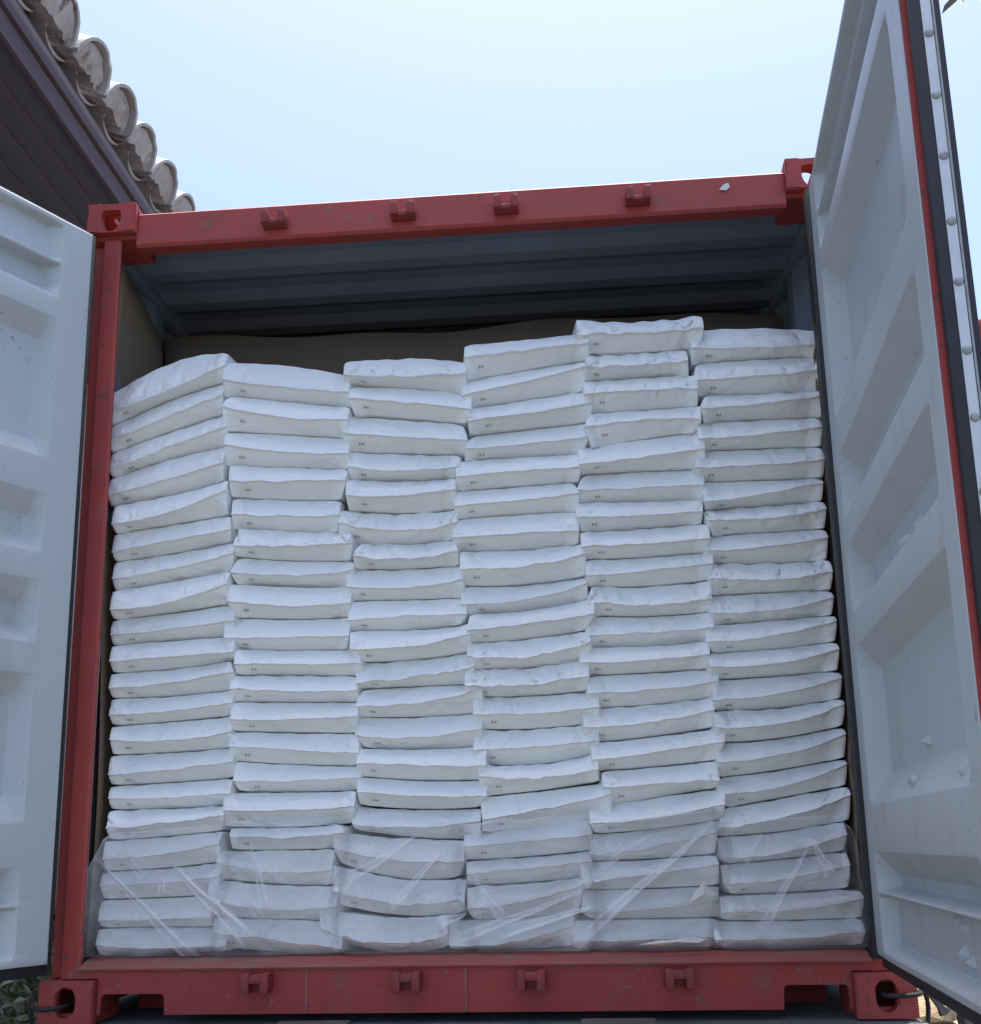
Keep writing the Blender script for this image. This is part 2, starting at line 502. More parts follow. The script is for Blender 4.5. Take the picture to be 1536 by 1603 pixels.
# front outline of every sack in metres: x left, x right, top z (left, middle, right), ridge z (l, m, r), bottom z (l, m, r)
BAGS = [
 [(-1.161,-0.773,1.979,2.083,2.106,1.892,1.957,2.039,1.868,1.954,2.006),
  (-1.152,-0.781,1.868,1.954,2.006,1.792,1.865,1.936,1.772,1.838,1.892),
  (-1.144,-0.764,1.772,1.838,1.892,1.693,1.763,1.824,1.681,1.740,1.775),
  (-1.142,-0.768,1.681,1.740,1.775,1.604,1.649,1.699,1.586,1.613,1.656),
  (-1.118,-0.754,1.586,1.613,1.656,1.504,1.535,1.602,1.491,1.515,1.539),
  (-1.119,-0.740,1.491,1.515,1.539,1.416,1.445,1.476,1.400,1.421,1.453),
  (-1.114,-0.727,1.400,1.421,1.453,1.324,1.353,1.395,1.300,1.322,1.351),
  (-1.110,-0.742,1.300,1.322,1.351,1.222,1.240,1.295,1.206,1.222,1.246),
  (-1.111,-0.720,1.206,1.222,1.246,1.145,1.158,1.179,1.120,1.131,1.137),
  (-1.104,-0.715,1.120,1.131,1.137,1.059,1.067,1.076,1.033,1.039,1.063),
  (-1.102,-0.715,1.033,1.039,1.063,0.973,0.987,1.013,0.951,0.953,0.969),
  (-1.097,-0.715,0.951,0.953,0.969,0.889,0.900,0.917,0.866,0.873,0.887),
  (-1.093,-0.715,0.866,0.873,0.887,0.815,0.809,0.829,0.774,0.778,0.788),
  (-1.092,-0.709,0.774,0.778,0.788,0.708,0.720,0.739,0.680,0.685,0.695),
  (-1.088,-0.714,0.680,0.685,0.695,0.635,0.636,0.646,0.605,0.605,0.611),
  (-1.083,-0.726,0.605,0.605,0.611,0.546,0.558,0.578,0.513,0.522,0.535),
  (-1.093,-0.742,0.513,0.522,0.535,0.459,0.467,0.493,0.421,0.427,0.445),
  (-1.100,-0.739,0.421,0.427,0.445,0.381,0.383,0.400,0.337,0.340,0.345),
  (-1.098,-0.759,0.337,0.340,0.345,0.277,0.280,0.284,0.253,0.254,0.251),
  (-1.102,-0.713,0.253,0.254,0.251,0.208,0.196,0.204,0.172,0.176,0.179)],
 [(-0.771,-0.359,2.071,2.048,1.999,1.983,1.946,1.916,1.948,1.915,1.887),
  (-0.768,-0.364,1.948,1.915,1.887,1.891,1.839,1.823,1.827,1.806,1.782),
  (-0.761,-0.360,1.827,1.806,1.782,1.761,1.724,1.709,1.707,1.687,1.673),
  (-0.739,-0.367,1.707,1.687,1.673,1.636,1.624,1.621,1.601,1.584,1.576),
  (-0.730,-0.389,1.601,1.584,1.576,1.526,1.511,1.506,1.492,1.473,1.468),
  (-0.717,-0.345,1.492,1.473,1.468,1.420,1.407,1.415,1.397,1.376,1.370),
  (-0.727,-0.342,1.397,1.376,1.370,1.335,1.317,1.325,1.309,1.291,1.283),
  (-0.734,-0.351,1.309,1.291,1.283,1.241,1.216,1.219,1.200,1.185,1.187),
  (-0.741,-0.355,1.200,1.185,1.187,1.124,1.118,1.118,1.098,1.086,1.085),
  (-0.705,-0.315,1.098,1.086,1.085,1.040,1.031,1.030,1.013,1.006,0.995),
  (-0.715,-0.327,1.013,1.006,0.995,0.961,0.949,0.944,0.929,0.921,0.917),
  (-0.710,-0.326,0.929,0.921,0.917,0.868,0.861,0.865,0.837,0.827,0.819),
  (-0.715,-0.321,0.837,0.827,0.819,0.788,0.768,0.756,0.746,0.729,0.721),
  (-0.699,-0.316,0.746,0.729,0.721,0.682,0.677,0.684,0.652,0.646,0.647),
  (-0.723,-0.332,0.652,0.646,0.647,0.592,0.590,0.595,0.546,0.540,0.550),
  (-0.700,-0.361,0.546,0.540,0.550,0.518,0.509,0.519,0.477,0.473,0.475),
  (-0.741,-0.399,0.477,0.473,0.475,0.444,0.409,0.415,0.392,0.373,0.367),
  (-0.760,-0.382,0.392,0.373,0.367,0.336,0.304,0.308,0.283,0.271,0.266),
  (-0.742,-0.366,0.283,0.271,0.266,0.240,0.216,0.188,0.196,0.177,0.172)],
 [(-0.369,0.019,2.047,2.047,2.022,1.977,1.960,1.958,1.962,1.945,1.912),
  (-0.353,0.035,1.962,1.945,1.912,1.896,1.869,1.839,1.862,1.838,1.811),
  (-0.373,0.019,1.862,1.838,1.811,1.782,1.756,1.735,1.737,1.722,1.709),
  (-0.356,-0.005,1.737,1.722,1.709,1.668,1.644,1.651,1.642,1.626,1.631),
  (-0.358,-0.019,1.642,1.626,1.631,1.565,1.557,1.570,1.539,1.519,1.527),
  (-0.383,-0.015,1.539,1.519,1.527,1.484,1.445,1.468,1.427,1.415,1.427),
  (-0.334,-0.014,1.427,1.415,1.427,1.368,1.351,1.370,1.342,1.332,1.340),
  (-0.356,0.002,1.342,1.332,1.340,1.274,1.262,1.280,1.238,1.235,1.234),
  (-0.352,0.010,1.238,1.235,1.234,1.166,1.172,1.170,1.142,1.137,1.151),
  (-0.342,0.022,1.142,1.137,1.151,1.073,1.072,1.107,1.042,1.044,1.065),
  (-0.324,0.030,1.042,1.044,1.065,0.971,0.980,1.006,0.956,0.960,0.962),
  (-0.326,0.053,0.956,0.960,0.962,0.898,0.902,0.940,0.871,0.866,0.875),
  (-0.328,0.051,0.871,0.866,0.875,0.808,0.798,0.819,0.776,0.767,0.771),
  (-0.320,0.060,0.776,0.767,0.771,0.725,0.713,0.705,0.689,0.672,0.670),
  (-0.317,0.061,0.689,0.672,0.670,0.639,0.621,0.619,0.602,0.586,0.588),
  (-0.333,0.041,0.602,0.586,0.588,0.544,0.532,0.545,0.528,0.502,0.494),
  (-0.388,-0.010,0.528,0.502,0.494,0.476,0.437,0.429,0.430,0.383,0.385),
  (-0.386,-0.008,0.430,0.383,0.385,0.354,0.313,0.319,0.310,0.276,0.283),
  (-0.423,-0.058,0.310,0.276,0.283,0.251,0.203,0.224,0.221,0.173,0.187)],
 [(0.024,0.415,2.089,2.097,2.108,2.016,2.029,2.045,1.964,1.991,2.015),
  (0.014,0.405,1.964,1.991,2.015,1.890,1.925,1.966,1.865,1.885,1.908),
  (0.033,0.418,1.865,1.885,1.908,1.799,1.816,1.843,1.774,1.787,1.799),
  (0.019,0.403,1.774,1.787,1.799,1.709,1.715,1.732,1.685,1.688,1.689),
  (-0.008,0.375,1.685,1.688,1.689,1.614,1.624,1.625,1.587,1.592,1.598),
  (-0.016,0.367,1.587,1.592,1.598,1.518,1.527,1.543,1.489,1.497,1.498),
  (-0.023,0.362,1.489,1.497,1.498,1.414,1.419,1.422,1.386,1.382,1.396),
  (0.001,0.379,1.386,1.382,1.396,1.313,1.313,1.343,1.276,1.272,1.292),
  (-0.001,0.381,1.276,1.272,1.292,1.206,1.211,1.256,1.180,1.187,1.216),
  (0.020,0.399,1.180,1.187,1.216,1.117,1.131,1.156,1.089,1.094,1.118),
  (0.019,0.386,1.089,1.094,1.118,1.038,1.030,1.068,1.007,1.005,1.025),
  (0.010,0.375,1.007,1.005,1.025,0.951,0.945,0.968,0.923,0.920,0.933),
  (0.033,0.402,0.923,0.920,0.933,0.863,0.860,0.874,0.823,0.820,0.834),
  (0.031,0.398,0.823,0.820,0.834,0.756,0.760,0.772,0.719,0.712,0.740),
  (0.049,0.392,0.719,0.712,0.740,0.675,0.666,0.690,0.619,0.633,0.656),
  (0.056,0.426,0.619,0.633,0.656,0.549,0.578,0.615,0.513,0.526,0.548),
  (-0.000,0.366,0.513,0.526,0.548,0.472,0.485,0.501,0.433,0.440,0.455),
  (0.007,0.363,0.433,0.440,0.455,0.393,0.409,0.422,0.359,0.365,0.379),
  (0.009,0.333,0.359,0.365,0.379,0.295,0.316,0.354,0.262,0.266,0.281),
  (-0.048,0.305,0.262,0.266,0.281,0.194,0.200,0.248,0.175,0.174,0.183)],
 [(0.389,0.780,2.152,2.132,2.139,2.072,2.068,2.073,2.030,2.026,2.029),
  (0.403,0.726,2.030,2.026,2.029,1.961,1.960,1.964,1.937,1.937,1.938),
  (0.404,0.751,1.937,1.937,1.938,1.863,1.870,1.866,1.825,1.828,1.833),
  (0.400,0.755,1.825,1.828,1.833,1.759,1.771,1.767,1.708,1.728,1.743),
  (0.378,0.761,1.708,1.728,1.743,1.635,1.649,1.671,1.624,1.627,1.624),
  (0.370,0.754,1.624,1.627,1.624,1.557,1.553,1.557,1.529,1.522,1.520),
  (0.365,0.742,1.529,1.522,1.520,1.464,1.461,1.465,1.432,1.433,1.441),
  (0.378,0.758,1.432,1.433,1.441,1.367,1.369,1.378,1.341,1.341,1.352),
  (0.388,0.763,1.341,1.341,1.352,1.278,1.285,1.301,1.255,1.250,1.263),
  (0.388,0.754,1.255,1.250,1.263,1.195,1.176,1.194,1.166,1.155,1.164),
  (0.379,0.756,1.166,1.155,1.164,1.092,1.095,1.104,1.067,1.062,1.071),
  (0.358,0.736,1.067,1.062,1.071,1.008,1.007,1.021,0.976,0.979,0.987),
  (0.377,0.758,0.976,0.979,0.987,0.917,0.920,0.939,0.877,0.882,0.900),
  (0.363,0.741,0.877,0.882,0.900,0.812,0.821,0.855,0.771,0.785,0.809),
  (0.384,0.764,0.771,0.785,0.809,0.716,0.734,0.760,0.686,0.695,0.710),
  (0.413,0.742,0.686,0.695,0.710,0.633,0.641,0.647,0.577,0.605,0.628),
  (0.370,0.752,0.577,0.605,0.628,0.530,0.545,0.577,0.503,0.514,0.538),
  (0.368,0.730,0.503,0.514,0.538,0.443,0.462,0.502,0.423,0.426,0.438),
  (0.341,0.724,0.423,0.426,0.438,0.364,0.384,0.408,0.342,0.343,0.349),
  (0.338,0.718,0.342,0.343,0.349,0.282,0.287,0.307,0.257,0.257,0.258),
  (0.311,0.704,0.257,0.257,0.258,0.200,0.202,0.207,0.174,0.174,0.175)],
 [(0.747,1.147,2.099,2.099,2.081,2.011,2.003,1.997,1.979,1.984,1.981),
  (0.751,1.147,1.979,1.984,1.981,1.895,1.903,1.908,1.869,1.864,1.867),
  (0.765,1.145,1.869,1.864,1.867,1.801,1.806,1.825,1.776,1.776,1.774),
  (0.751,1.127,1.776,1.776,1.774,1.701,1.704,1.723,1.680,1.680,1.676),
  (0.736,1.126,1.680,1.680,1.676,1.607,1.608,1.617,1.579,1.577,1.577),
  (0.759,1.117,1.579,1.577,1.577,1.498,1.515,1.545,1.488,1.494,1.502),
  (0.760,1.117,1.488,1.494,1.502,1.439,1.436,1.456,1.402,1.406,1.412),
  (0.752,1.115,1.402,1.406,1.412,1.343,1.346,1.368,1.318,1.307,1.313),
  (0.758,1.120,1.318,1.307,1.313,1.254,1.242,1.258,1.214,1.217,1.218),
  (0.754,1.118,1.214,1.217,1.218,1.148,1.149,1.183,1.117,1.126,1.139),
  (0.738,1.119,1.117,1.126,1.139,1.056,1.070,1.109,1.033,1.038,1.056),
  (0.741,1.117,1.033,1.038,1.056,0.981,0.985,1.020,0.950,0.956,0.967),
  (0.747,1.119,0.950,0.956,0.967,0.882,0.896,0.938,0.859,0.860,0.883),
  (0.747,1.118,0.859,0.860,0.883,0.803,0.805,0.861,0.764,0.770,0.801),
  (0.746,1.117,0.764,0.770,0.801,0.700,0.717,0.773,0.659,0.677,0.707),
  (0.745,1.115,0.659,0.677,0.707,0.605,0.628,0.685,0.569,0.596,0.626),
  (0.739,1.117,0.569,0.596,0.626,0.510,0.537,0.599,0.487,0.498,0.526),
  (0.741,1.097,0.487,0.498,0.526,0.423,0.439,0.486,0.408,0.419,0.439),
  (0.744,1.098,0.408,0.419,0.439,0.353,0.365,0.401,0.321,0.324,0.333),
  (0.731,1.124,0.321,0.324,0.333,0.276,0.281,0.308,0.251,0.248,0.252),
  (0.707,1.120,0.251,0.248,0.252,0.204,0.203,0.218,0.175,0.175,0.177)],
]

# ---------------------------------------------------------------- ground
GZ = -1.12
bm = bmesh.new()
box(bm, -400, 400, -300, 900, GZ - 0.5, GZ)
g = obj('ground', bm, M_GROUND)
g['kind'] = 'structure'

# ---------------------------------------------------------------- the container
HW = 1.219
CT = thing('shipping_container', 'red steel shipping container with both rear doors swung open, full of white sacks', 'container')
LEN = 6.06

def casting(sx, top):
    """hollow ISO corner casting with a slot in its end, side and top or bottom face"""
    bm = bmesh.new()
    w, hh, d, t = 0.162, 0.118, 0.178, 0.026
    xc = sx * (HW - w / 2)
    z0 = 2.591 - hh if top else 0.0
    zc = z0 + hh / 2
    lf = stadium(0.066, 0.078, 28, True) if top else stadium(0.056, 0.086, 28)
    plate_hole(bm, (xc, t / 2, zc + (0.006 if top else 0.0)), (1, 0, 0), (0, 0, 1), w, hh - (0.012 if top else 0), lf, t)
    ls = stadium(0.068, 0.076, 28)
    if top:
        plate_hole(bm, (sx * (HW - t / 2), (d + t) / 2, zc), (0, 1, 0), (0, 0, 1), d - t, hh, ls, t)
    else:
        xo = sorted((sx * HW, sx * (HW - t)))
        box(bm, xo[0], xo[1], t, d, z0, z0 + hh)
        xo = sorted((sx * (HW - t), sx * (HW - w)))
        box(bm, xo[0], xo[1], t, d, z0, z0 + t)
    lt = [(b, a) for a, b in stadium(0.064, 0.124, 28)]
    if top: plate_hole(bm, (xc - sx * t / 2, (d + t) / 2, z0 + hh - t / 2 if top else z0 + t / 2), (1, 0, 0), (0, 1, 0), w - t, d - t, [(b, a) for a, b in lt][::-1], t)
    zz = (z0, z0 + t) if top else (z0 + hh - t, z0 + hh)
    xi = sorted((sx * (HW - t), sx * (HW - w)))
    box(bm, xi[0], xi[1], t, d, zz[0], zz[1])
    xi = sorted((sx * (HW - w), sx * (HW - w + t)))
    box(bm, xi[0], xi[1], t, d, z0 + t, z0 + hh - t)
    xi = sorted((sx * (HW - w + t), sx * (HW - t)))
    box(bm, xi[0], xi[1], d - t, d, z0 + t, z0 + hh - t)
    bmesh.ops.recalc_face_normals(bm, faces=bm.faces)
    sharp = [e for e in bm.edges if len(e.link_faces) == 2 and e.calc_face_angle() > R(50) and e.calc_length() > 0.03]
    bmesh.ops.bevel(bm, geom=sharp, offset=0.004, segments=2, affect='EDGES')
    return smooth(obj('corner_casting', bm, M_RED, CT), 40)
for sx in (-1, 1):
    for top in (False, True):
        casting(sx, top)
# plain castings of the far end
for sx in (-1, 1):
    for z0 in (0, 2.473):
        x = sorted((sx * HW, sx * (HW - 0.162)))
        bx('corner_casting', x[0], x[1], LEN - 0.178, LEN, z0, z0 + 0.118, M_RED, CT, 0.008)

# corner posts: folded profile, outer channel set back and inner flange proud
for sx in (-1, 1):
    bm = bmesh.new()
    prof = [(1.212, 0.060), (1.174, 0.060), (1.170, 0.030), (1.166, 0.026), (1.119, 0.026), (1.112, 0.030), (1.112, 0.038), (1.158, 0.056), (1.168, 0.060), (1.168, 0.150), (1.212, 0.150)]
    loop = [(sx * x, y, 0.121) for x, y in prof]
    prism(bm, loop, (0, 0, 2.349))
    smooth(obj('corner_post', bm, M_RED, CT), 25)
    bx('corner_post', *sorted((sx * 1.212, sx * 1.10)), LEN - 0.15, LEN - 0.01, 0.121, 2.470, M_RED, CT)

# header: sloped front plate, bottom lip turned in
bm = bmesh.new()
prism(bm, [(-1.056, 0.026, 2.437), (-1.056, 0.018, 2.446), (-1.056, 0.026, 2.558), (-1.056, 0.034, 2.566), (-1.056, 0.17, 2.570), (-1.056, 0.17, 2.545), (-1.056, 0.05, 2.540), (-1.056, 0.045, 2.468), (-1.056, 0.075, 2.466), (-1.056, 0.075, 2.442)], (2.112, 0, 0))
smooth(obj('door_header', bm, M_RED, CT), 25)

# sill: front plate with two fork notches, sloping threshold on top
bm = bmesh.new()
zb, zt = 0.022, 0.146
xs = [(-1.056, -1.040, zb), (-1.040, -0.858, 0.079), (-0.858, 0.872, zb), (0.872, 1.046, 0.086), (1.046, 1.056, zb)]
outline = [(-1.165, zt), (-1.165, 0.1215), (-1.056, 0.1215), (-1.056, zb), (-1.046, zb), (-1.044, 0.070), (-1.036, 0.079), (-0.868, 0.079), (-0.860, 0.070), (-0.857, zb),
           (0.870, zb), (0.873, 0.077), (0.881, 0.086), (1.038, 0.086), (1.045, 0.078), (1.047, zb), (1.056, zb), (1.056, 0.1215), (1.165, 0.1215), (1.165, zt)]
prism(bm, [(x, 0.024, z) for x, z in outline], (0, 0.012, 0))
smooth(obj('door_sill', bm, M_SILL, CT), 25)
bm = bmesh.new()
prism(bm, [(-1.114, 0.010, 0.149), (-1.114, 0.014, 0.143), (-1.114, 0.16, 0.150), (-1.114, 0.16, 0.174), (-1.114, 0.075, 0.172)], (2.228, 0, 0))
smooth(obj('threshold_plate', bm, M_SILLTOP, CT), 20)
# notch frames behind the plate and back wall of the sill
for x0, x1, z in ((-1.044, -0.857, 0.079), (0.870, 1.047, 0.086)):
    bm = bmesh.new()
    box(bm, x0 - 0.02, x1 + 0.02, 0.038, 0.30, z + 0.006, z + 0.014)
    obj('notch_roof', bm, M_SILL, CT)
bx('sill_rib', -0.452, -0.444, 0.0215, 0.026, 0.024, 0.142, M_SILLTOP, CT, 0.0015)
bx('sill_rib', -0.002, 0.008, 0.0205, 0.026, 0.024, 0.142, M_SILLTOP, CT, 0.0015)
bx('sill_beam', -1.05, 1.05, 0.30, 0.34, -0.0, 0.14, M_SILL, CT)

# cam keepers on header and sill
def keeper(x, z, up, w=0.080):
    bm = bmesh.new()
    box(bm, x - w / 2, x + w / 2, 0.006, 0.021, z - 0.022, z + 0.0, 0.003)
    for s in (-1, 1):
        a, b = sorted((x + s * w / 2, x + s * (w / 2 - 0.025)))
        if up:
            box(bm, a, b, -0.022, 0.021, z - 0.020, z + 0.026, 0.004)
        else:
            box(bm, a, b, -0.030, 0.022, z - 0.030, z + 0.024, 0.008)
    if not up:
        box(bm, x - w / 2 + 0.004, x + w / 2 - 0.004, -0.026, 0.021, z - 0.004, z + 0.020, 0.008)
    else:
        box(bm, x - w / 2 + 0.02, x + w / 2 - 0.02, -0.016, 0.020, z - 0.021, z - 0.006, 0.003)
    return smooth(obj('cam_keeper', bm, M_KEEP, CT), 40)
for x in (-0.588, -0.164, 0.170, 0.591):
    keeper(x, 2.492, True)
for x in (-0.584, -0.159, 0.186, 0.590):
    keeper(x, 0.112, False)

# corrugated side walls and roof
def corrug(name, along, n, mk, mt, pitch=0.278, dep=0.036):
    bm = bmesh.new()
    pts = []
    y = along[0]
    k = 0
    while y < along[1]:
        for f, d in ((0.0, 0.0), (0.26, 0.0), (0.50, 1.0), (0.76, 1.0)):
            yy = y + f * pitch
            if yy < along[1]:
                pts.append((yy, d * dep))
        y += pitch
    pts.append((along[1], 0.0))
    a = [bm.verts.new(mk(y, d, 0)) for y, d in pts]
    b = [bm.verts.new(mk(y, d, 1)) for y, d in pts]
    for i in range(len(pts) - 1):
        bm.faces.new((a[i], a[i + 1], b[i + 1], b[i]))
    return obj(name, bm, mt, CT)
for sx in (-1, 1):
    corrug('side_wall', (0.15, LEN - 0.15), 0, lambda y, d, t: (sx * (1.160 + d), y, 0.14 + t * 2.33), M_INNER)
    corrug('side_wall', (0.15, LEN - 0.15), 0, lambda y, d, t: (sx * (1.164 + d), y, 0.14 + t * 2.33), M_RED)
    bx('side_rail', *sorted((sx * 1.14, sx * 1.212)), 0.178, LEN - 0.178, 0.02, 0.14, M_RED, CT)
    bx('side_rail', *sorted((sx * 1.152, sx * 1.212)), 0.178, LEN - 0.178, 2.470, 2.519, M_INNER, CT)
corrug('roof_panel', (0.10, LEN - 0.05), 0, lambda y, d, t: (-1.175 + 2.35 * t, y, 2.520 + d * 0.55), M_INNER, 0.21)
corrug('roof_panel', (0.10, LEN - 0.05), 0, lambda y, d, t: (-1.20 + 2.40 * t, y, 2.526 + d * 0.55), M_ROOF, 0.21)
bx('front_wall', -1.15, 1.15, LEN - 0.08, LEN - 0.03, 0.14, 2.47, M_INNER, CT)
bx('floor', -1.14, 1.14, 0.162, LEN - 0.1, 0.135, 0.171, M_FLOOR, CT, 0)

# ---------------------------------------------------------------- doors
PROF = [(2.437, 0), (2.418, 0), (2.408, 0.034), (2.305, 0.034), (2.290, 0.004), (2.281, 0.004), (2.274, 0.056), (2.215, 0.056), (2.165, 0.0),
        (2.098, 0.0), (2.036, 0.056), (1.705, 0.056), (1.640, 0.0), (1.530, 0.0), (1.464, 0.056), (1.400, 0.056), (1.345, 0.0), (1.262, 0.0),
        (1.198, 0.056), (1.130, 0.056), (1.075, 0.0), (0.984, 0.0), (0.922, 0.056), (0.640, 0.056), (0.560, 0.0), (0.440, 0.0), (0.380, 0.056),
        (0.352, 0.056), (0.338, 0.004), (0.330, 0.004), (0.326, 0.040), (0.205, 0.040), (0.192, 0.0), (0.172, 0.0)]
def prof(z):
    for (a, da), (b, db) in zip(PROF, PROF[1:]):
        if a >= z >= b:
            return da + (db - da) * (a - z) / max(a - b, 1e-6)
    return 0.0
DW = 1.147

def make_door(hx, hy, dx, dy, ox, oy, seed, right):
    """leaf hinged at (hx,hy), running along (dx,dy), outside towards (ox,oy)"""
    rnd = random.Random(seed)
    def Q(s, dep, z):
        return Vector((hx + dx * s + ox * dep, hy + dy * s + oy * dep, z))
    zs = []
    for (a, _), (b, _) in zip(PROF, PROF[1:]):
        e = min(0.006, (a - b) * 0.25)
        zs += [a, a - e, b + e]
    zs.append(PROF[-1][0])
    zz = []
    for a, b in zip(zs, zs[1:]):
        k = max(1, int((a - b) / 0.05))
        zz += [a + (b - a) * i / k for i in range(k)]
    zs = zz + [zs[-1]]
    ss = [0.0, 0.004, 0.05, 0.097, 0.104, 0.128, 0.136] + [0.136 + (1.024 - 0.136) * k / 18 for k in range(1, 18)] + [1.024, 1.032, 1.056, 1.063, 1.10, 1.143, DW]
    def mask(s):
        f = lambda a, b, x: min(1.0, max(0.0, (x - a) / (b - a)))
        return min(f(0.100, 0.132, s), 1 - f(1.028, 1.060, s))
    bm = bmesh.new()
    off = rnd.random() * 50
    def dep(s, z):
        # rolled creases are rounded over 8 mm
        p = (prof(min(2.437, z + 0.004)) + 2 * prof(z) + prof(max(0.172, z - 0.004))) / 4
        d = mask(s) * p
        d += 0.0022 * noise.noise(Vector((s * 3.1 + off, z * 3.1, 0))) * min(1, mask(s) + 0.3)
        if s < 0.002 or s > DW - 0.002 or z > 2.4365 or z < 0.1725:
            d += 0.002
        return d
    inn = [[bm.verts.new(Q(s, dep(s, z), z)) for s in ss] for z in zs]
    out = [[bm.verts.new(Q(s, 0.058 if mask(s) < 0.5 else dep(s, z) + 0.010, z)) for s in ss] for z in zs]
    for i in range(len(zs) - 1):
        for k in range(len(ss) - 1):
            bm.faces.new((inn[i][k], inn[i][k + 1], inn[i + 1][k + 1], inn[i + 1][k]))
            f = bm.faces.new((out[i][k + 1], out[i][k], out[i + 1][k], out[i + 1][k + 1])); f.material_index = 1
    for i in range(len(zs) - 1):
        for k in (0, len(ss) - 1):
            f = bm.faces.new((inn[i][k], out[i][k], out[i + 1][k], inn[i + 1][k])); f.material_index = 1
    for k in range(len(ss) - 1):
        for i in (0, len(zs) - 1):
            f = bm.faces.new((inn[i][k], out[i][k], out[i][k + 1], inn[i][k + 1])); f.material_index = 1
    d = obj('door', bm, [M_GREY, M_RED], CT)
    smooth(d, 22)
    def qbox(name, s0, s1, d0, d1, z0, z1, mt, bev=0.003):
        bm = bmesh.new()
        box(bm, s0, s1, d0, d1, z0, z1, bev)
        for v in bm.verts:
            v.co = Q(v.co.x, v.co.y, v.co.z)
        return smooth(obj(name, bm, mt, d), 40)
    # rubber seal round the edge, clamped by a riveted metal strip
    qbox('gasket', DW + 0.001, DW + 0.020, 0.013, 0.068, 0.150, 2.455, M_RUB, 0.005)
    qbox('gasket', -0.016 if not right else -0.070, -0.001, 0.006 if not right else -0.011, 0.050 if not right else 0.030, 0.160, 2.440, M_RUB, 0.003)
    qbox('gasket', -0.010, DW + 0.02, 0.012, 0.060, 0.140, 0.170, M_RUB, 0.004)
    qbox('gasket', 0.0, DW, 0.016, 0.058, 2.438, 2.452, M_RUB, 0.003)
    qbox('retaining_strip', DW + 0.020, DW + 0.0225, 0.033, 0.0505, 0.175, 2.43, M_STRIP, 0.0008)
    qbox('strip_lip', DW + 0.0195, DW + 0.024, 0.0515, 0.0555, 0.175, 2.43, M_RIVET, 0.001)
    bm = bmesh.new()
    bmesh.ops.create_uvsphere(bm, u_segments=12, v_segments=6, radius=1.0)
    for v in bm.verts:
        v.co = Vector((v.co.x * 0.0045, v.co.y * 0.0085, v.co.z * 0.0085))
    rm = None
    z = 0.28
    while z < 2.42:
        bm2 = bm.copy()
        zc = z + rnd.uniform(-0.006, 0.006)
        for v in bm2.verts:
            v.co = Q(DW + 0.0225 + v.co.x, 0.042 + v.co.y, zc + v.co.z)
        smooth(obj('rivet', bm2, M_RIVET, d), 80)
        z += 0.127
    bm.free()
    # hinges
    for z in (0.36, 0.85, 1.62, 2.22):
        qbox('hinge', -0.020, 0.10, 0.058, 0.070, z - 0.05, z + 0.05, M_RED, 0.003)
    # locking bars outside, with brackets, handles and bottom cams
    for s in (0.50, 0.98):
        bm = bmesh.new()
        tube(bm, [Q(s, 0.095, 0.12), Q(s, 0.095, 2.50)], 0.0165, 12)
        smooth(obj('locking_bar', bm, M_STEEL, d))
        for z in (0.30, 0.80, 1.372, 2.28):
            qbox('bar_bracket', s - 0.05, s + 0.05, 0.058, 0.128, z - 0.056, z + 0.056, M_RED, 0.014)
        for z0, z1, up in ((0.165, 0.088, -1), (2.49, 2.57, 1)):
            bm = bmesh.new()
            lp = [(s - 0.022, z0 + 0.03 * -up), (s + 0.022, z0 + 0.03 * -up), (s + 0.020, z0 + up * 0.045), (s + 0.034, z1), (s + 0.020, z1 + up * 0.012), (s - 0.030, z1 + up * 0.012), (s - 0.040, z1), (s - 0.018, z0 + up * 0.045)]
            prism(bm, [Q(a, 0.075, z) for a, z in lp], Q(0, 0.034, 0) - Q(0, 0, 0))
            smooth(obj('bar_cam', bm, M_STEEL, d), 30)
        qbox('bar_handle', s - 0.40, s + 0.02, 0.118, 0.130, 0.93, 0.965, M_STEEL, 0.005)
    return d, Q

ra = math.atan2(0.1137, 0.9935)
door_r, QR = make_door(1.105, -0.06, -0.1137, -0.9935, 0.9935, -0.1137, 5, True)
door_l, QL = make_door(-1.165, -0.06, -0.522, -0.853, -0.853, 0.522, 9, False)
door_r['label'] = 'right rear door, grey inside with pierced dents'
door_l['label'] = 'left rear door, grey inside'

# torn dents punched inward through the right leaf
def dent(s, z, r, k):
    rnd = random.Random(k)
    d0 = prof(z)
    bm = bmesh.new()
    n = 14
    r *= 1.0
    tipa = QR(s - r * 0.55, d0 - r * 0.80, z + r * 0.20)
    ring = []
    mid = []
    for i in range(n):
        t = 2 * math.pi * i / n
        rr = r * (1 + 0.25 * rnd.uniform(-1, 1))
        ring.append(bm.verts.new(QR(s + math.cos(t) * rr * 1.25, d0 + 0.003, z + math.sin(t) * rr)))
        mid.append(bm.verts.new(QR(s - r * 0.25 + math.cos(t) * rr * 0.55, d0 - r * (0.34 + 0.12 * rnd.random()), z + r * 0.15 + math.sin(t) * rr * 0.5)))
    for j in range(2):
        tip = bm.verts.new(tipa + Vector((0, 0, 0)))
    for i in range(n):
        k2 = (i + 1) % n
        bm.faces.new((ring[i], ring[k2], mid[k2], mid[i]))
        if i != 3:
            bm.faces.new((mid[i], mid[k2], tip))
    bmesh.ops.delete(bm, geom=[v for v in bm.verts if not v.link_faces], context='VERTS')
    return smooth(obj('dent', bm, M_GREY, door_r), 50)
for i, (s, z, r) in enumerate([(0.735, 1.118, 0.021), (0.69, 1.095, 0.019), (0.965, 0.675, 0.020), (0.557, 0.679, 0.019), (0.955, 0.590, 0.019), (0.548, 0.589, 0.018),
                               (0.735, 0.305, 0.024), (0.765, 0.298, 0.018), (0.75, 0.247, 0.020), (0.79, 0.236, 0.016)]):
    dent(s, z, r, i)

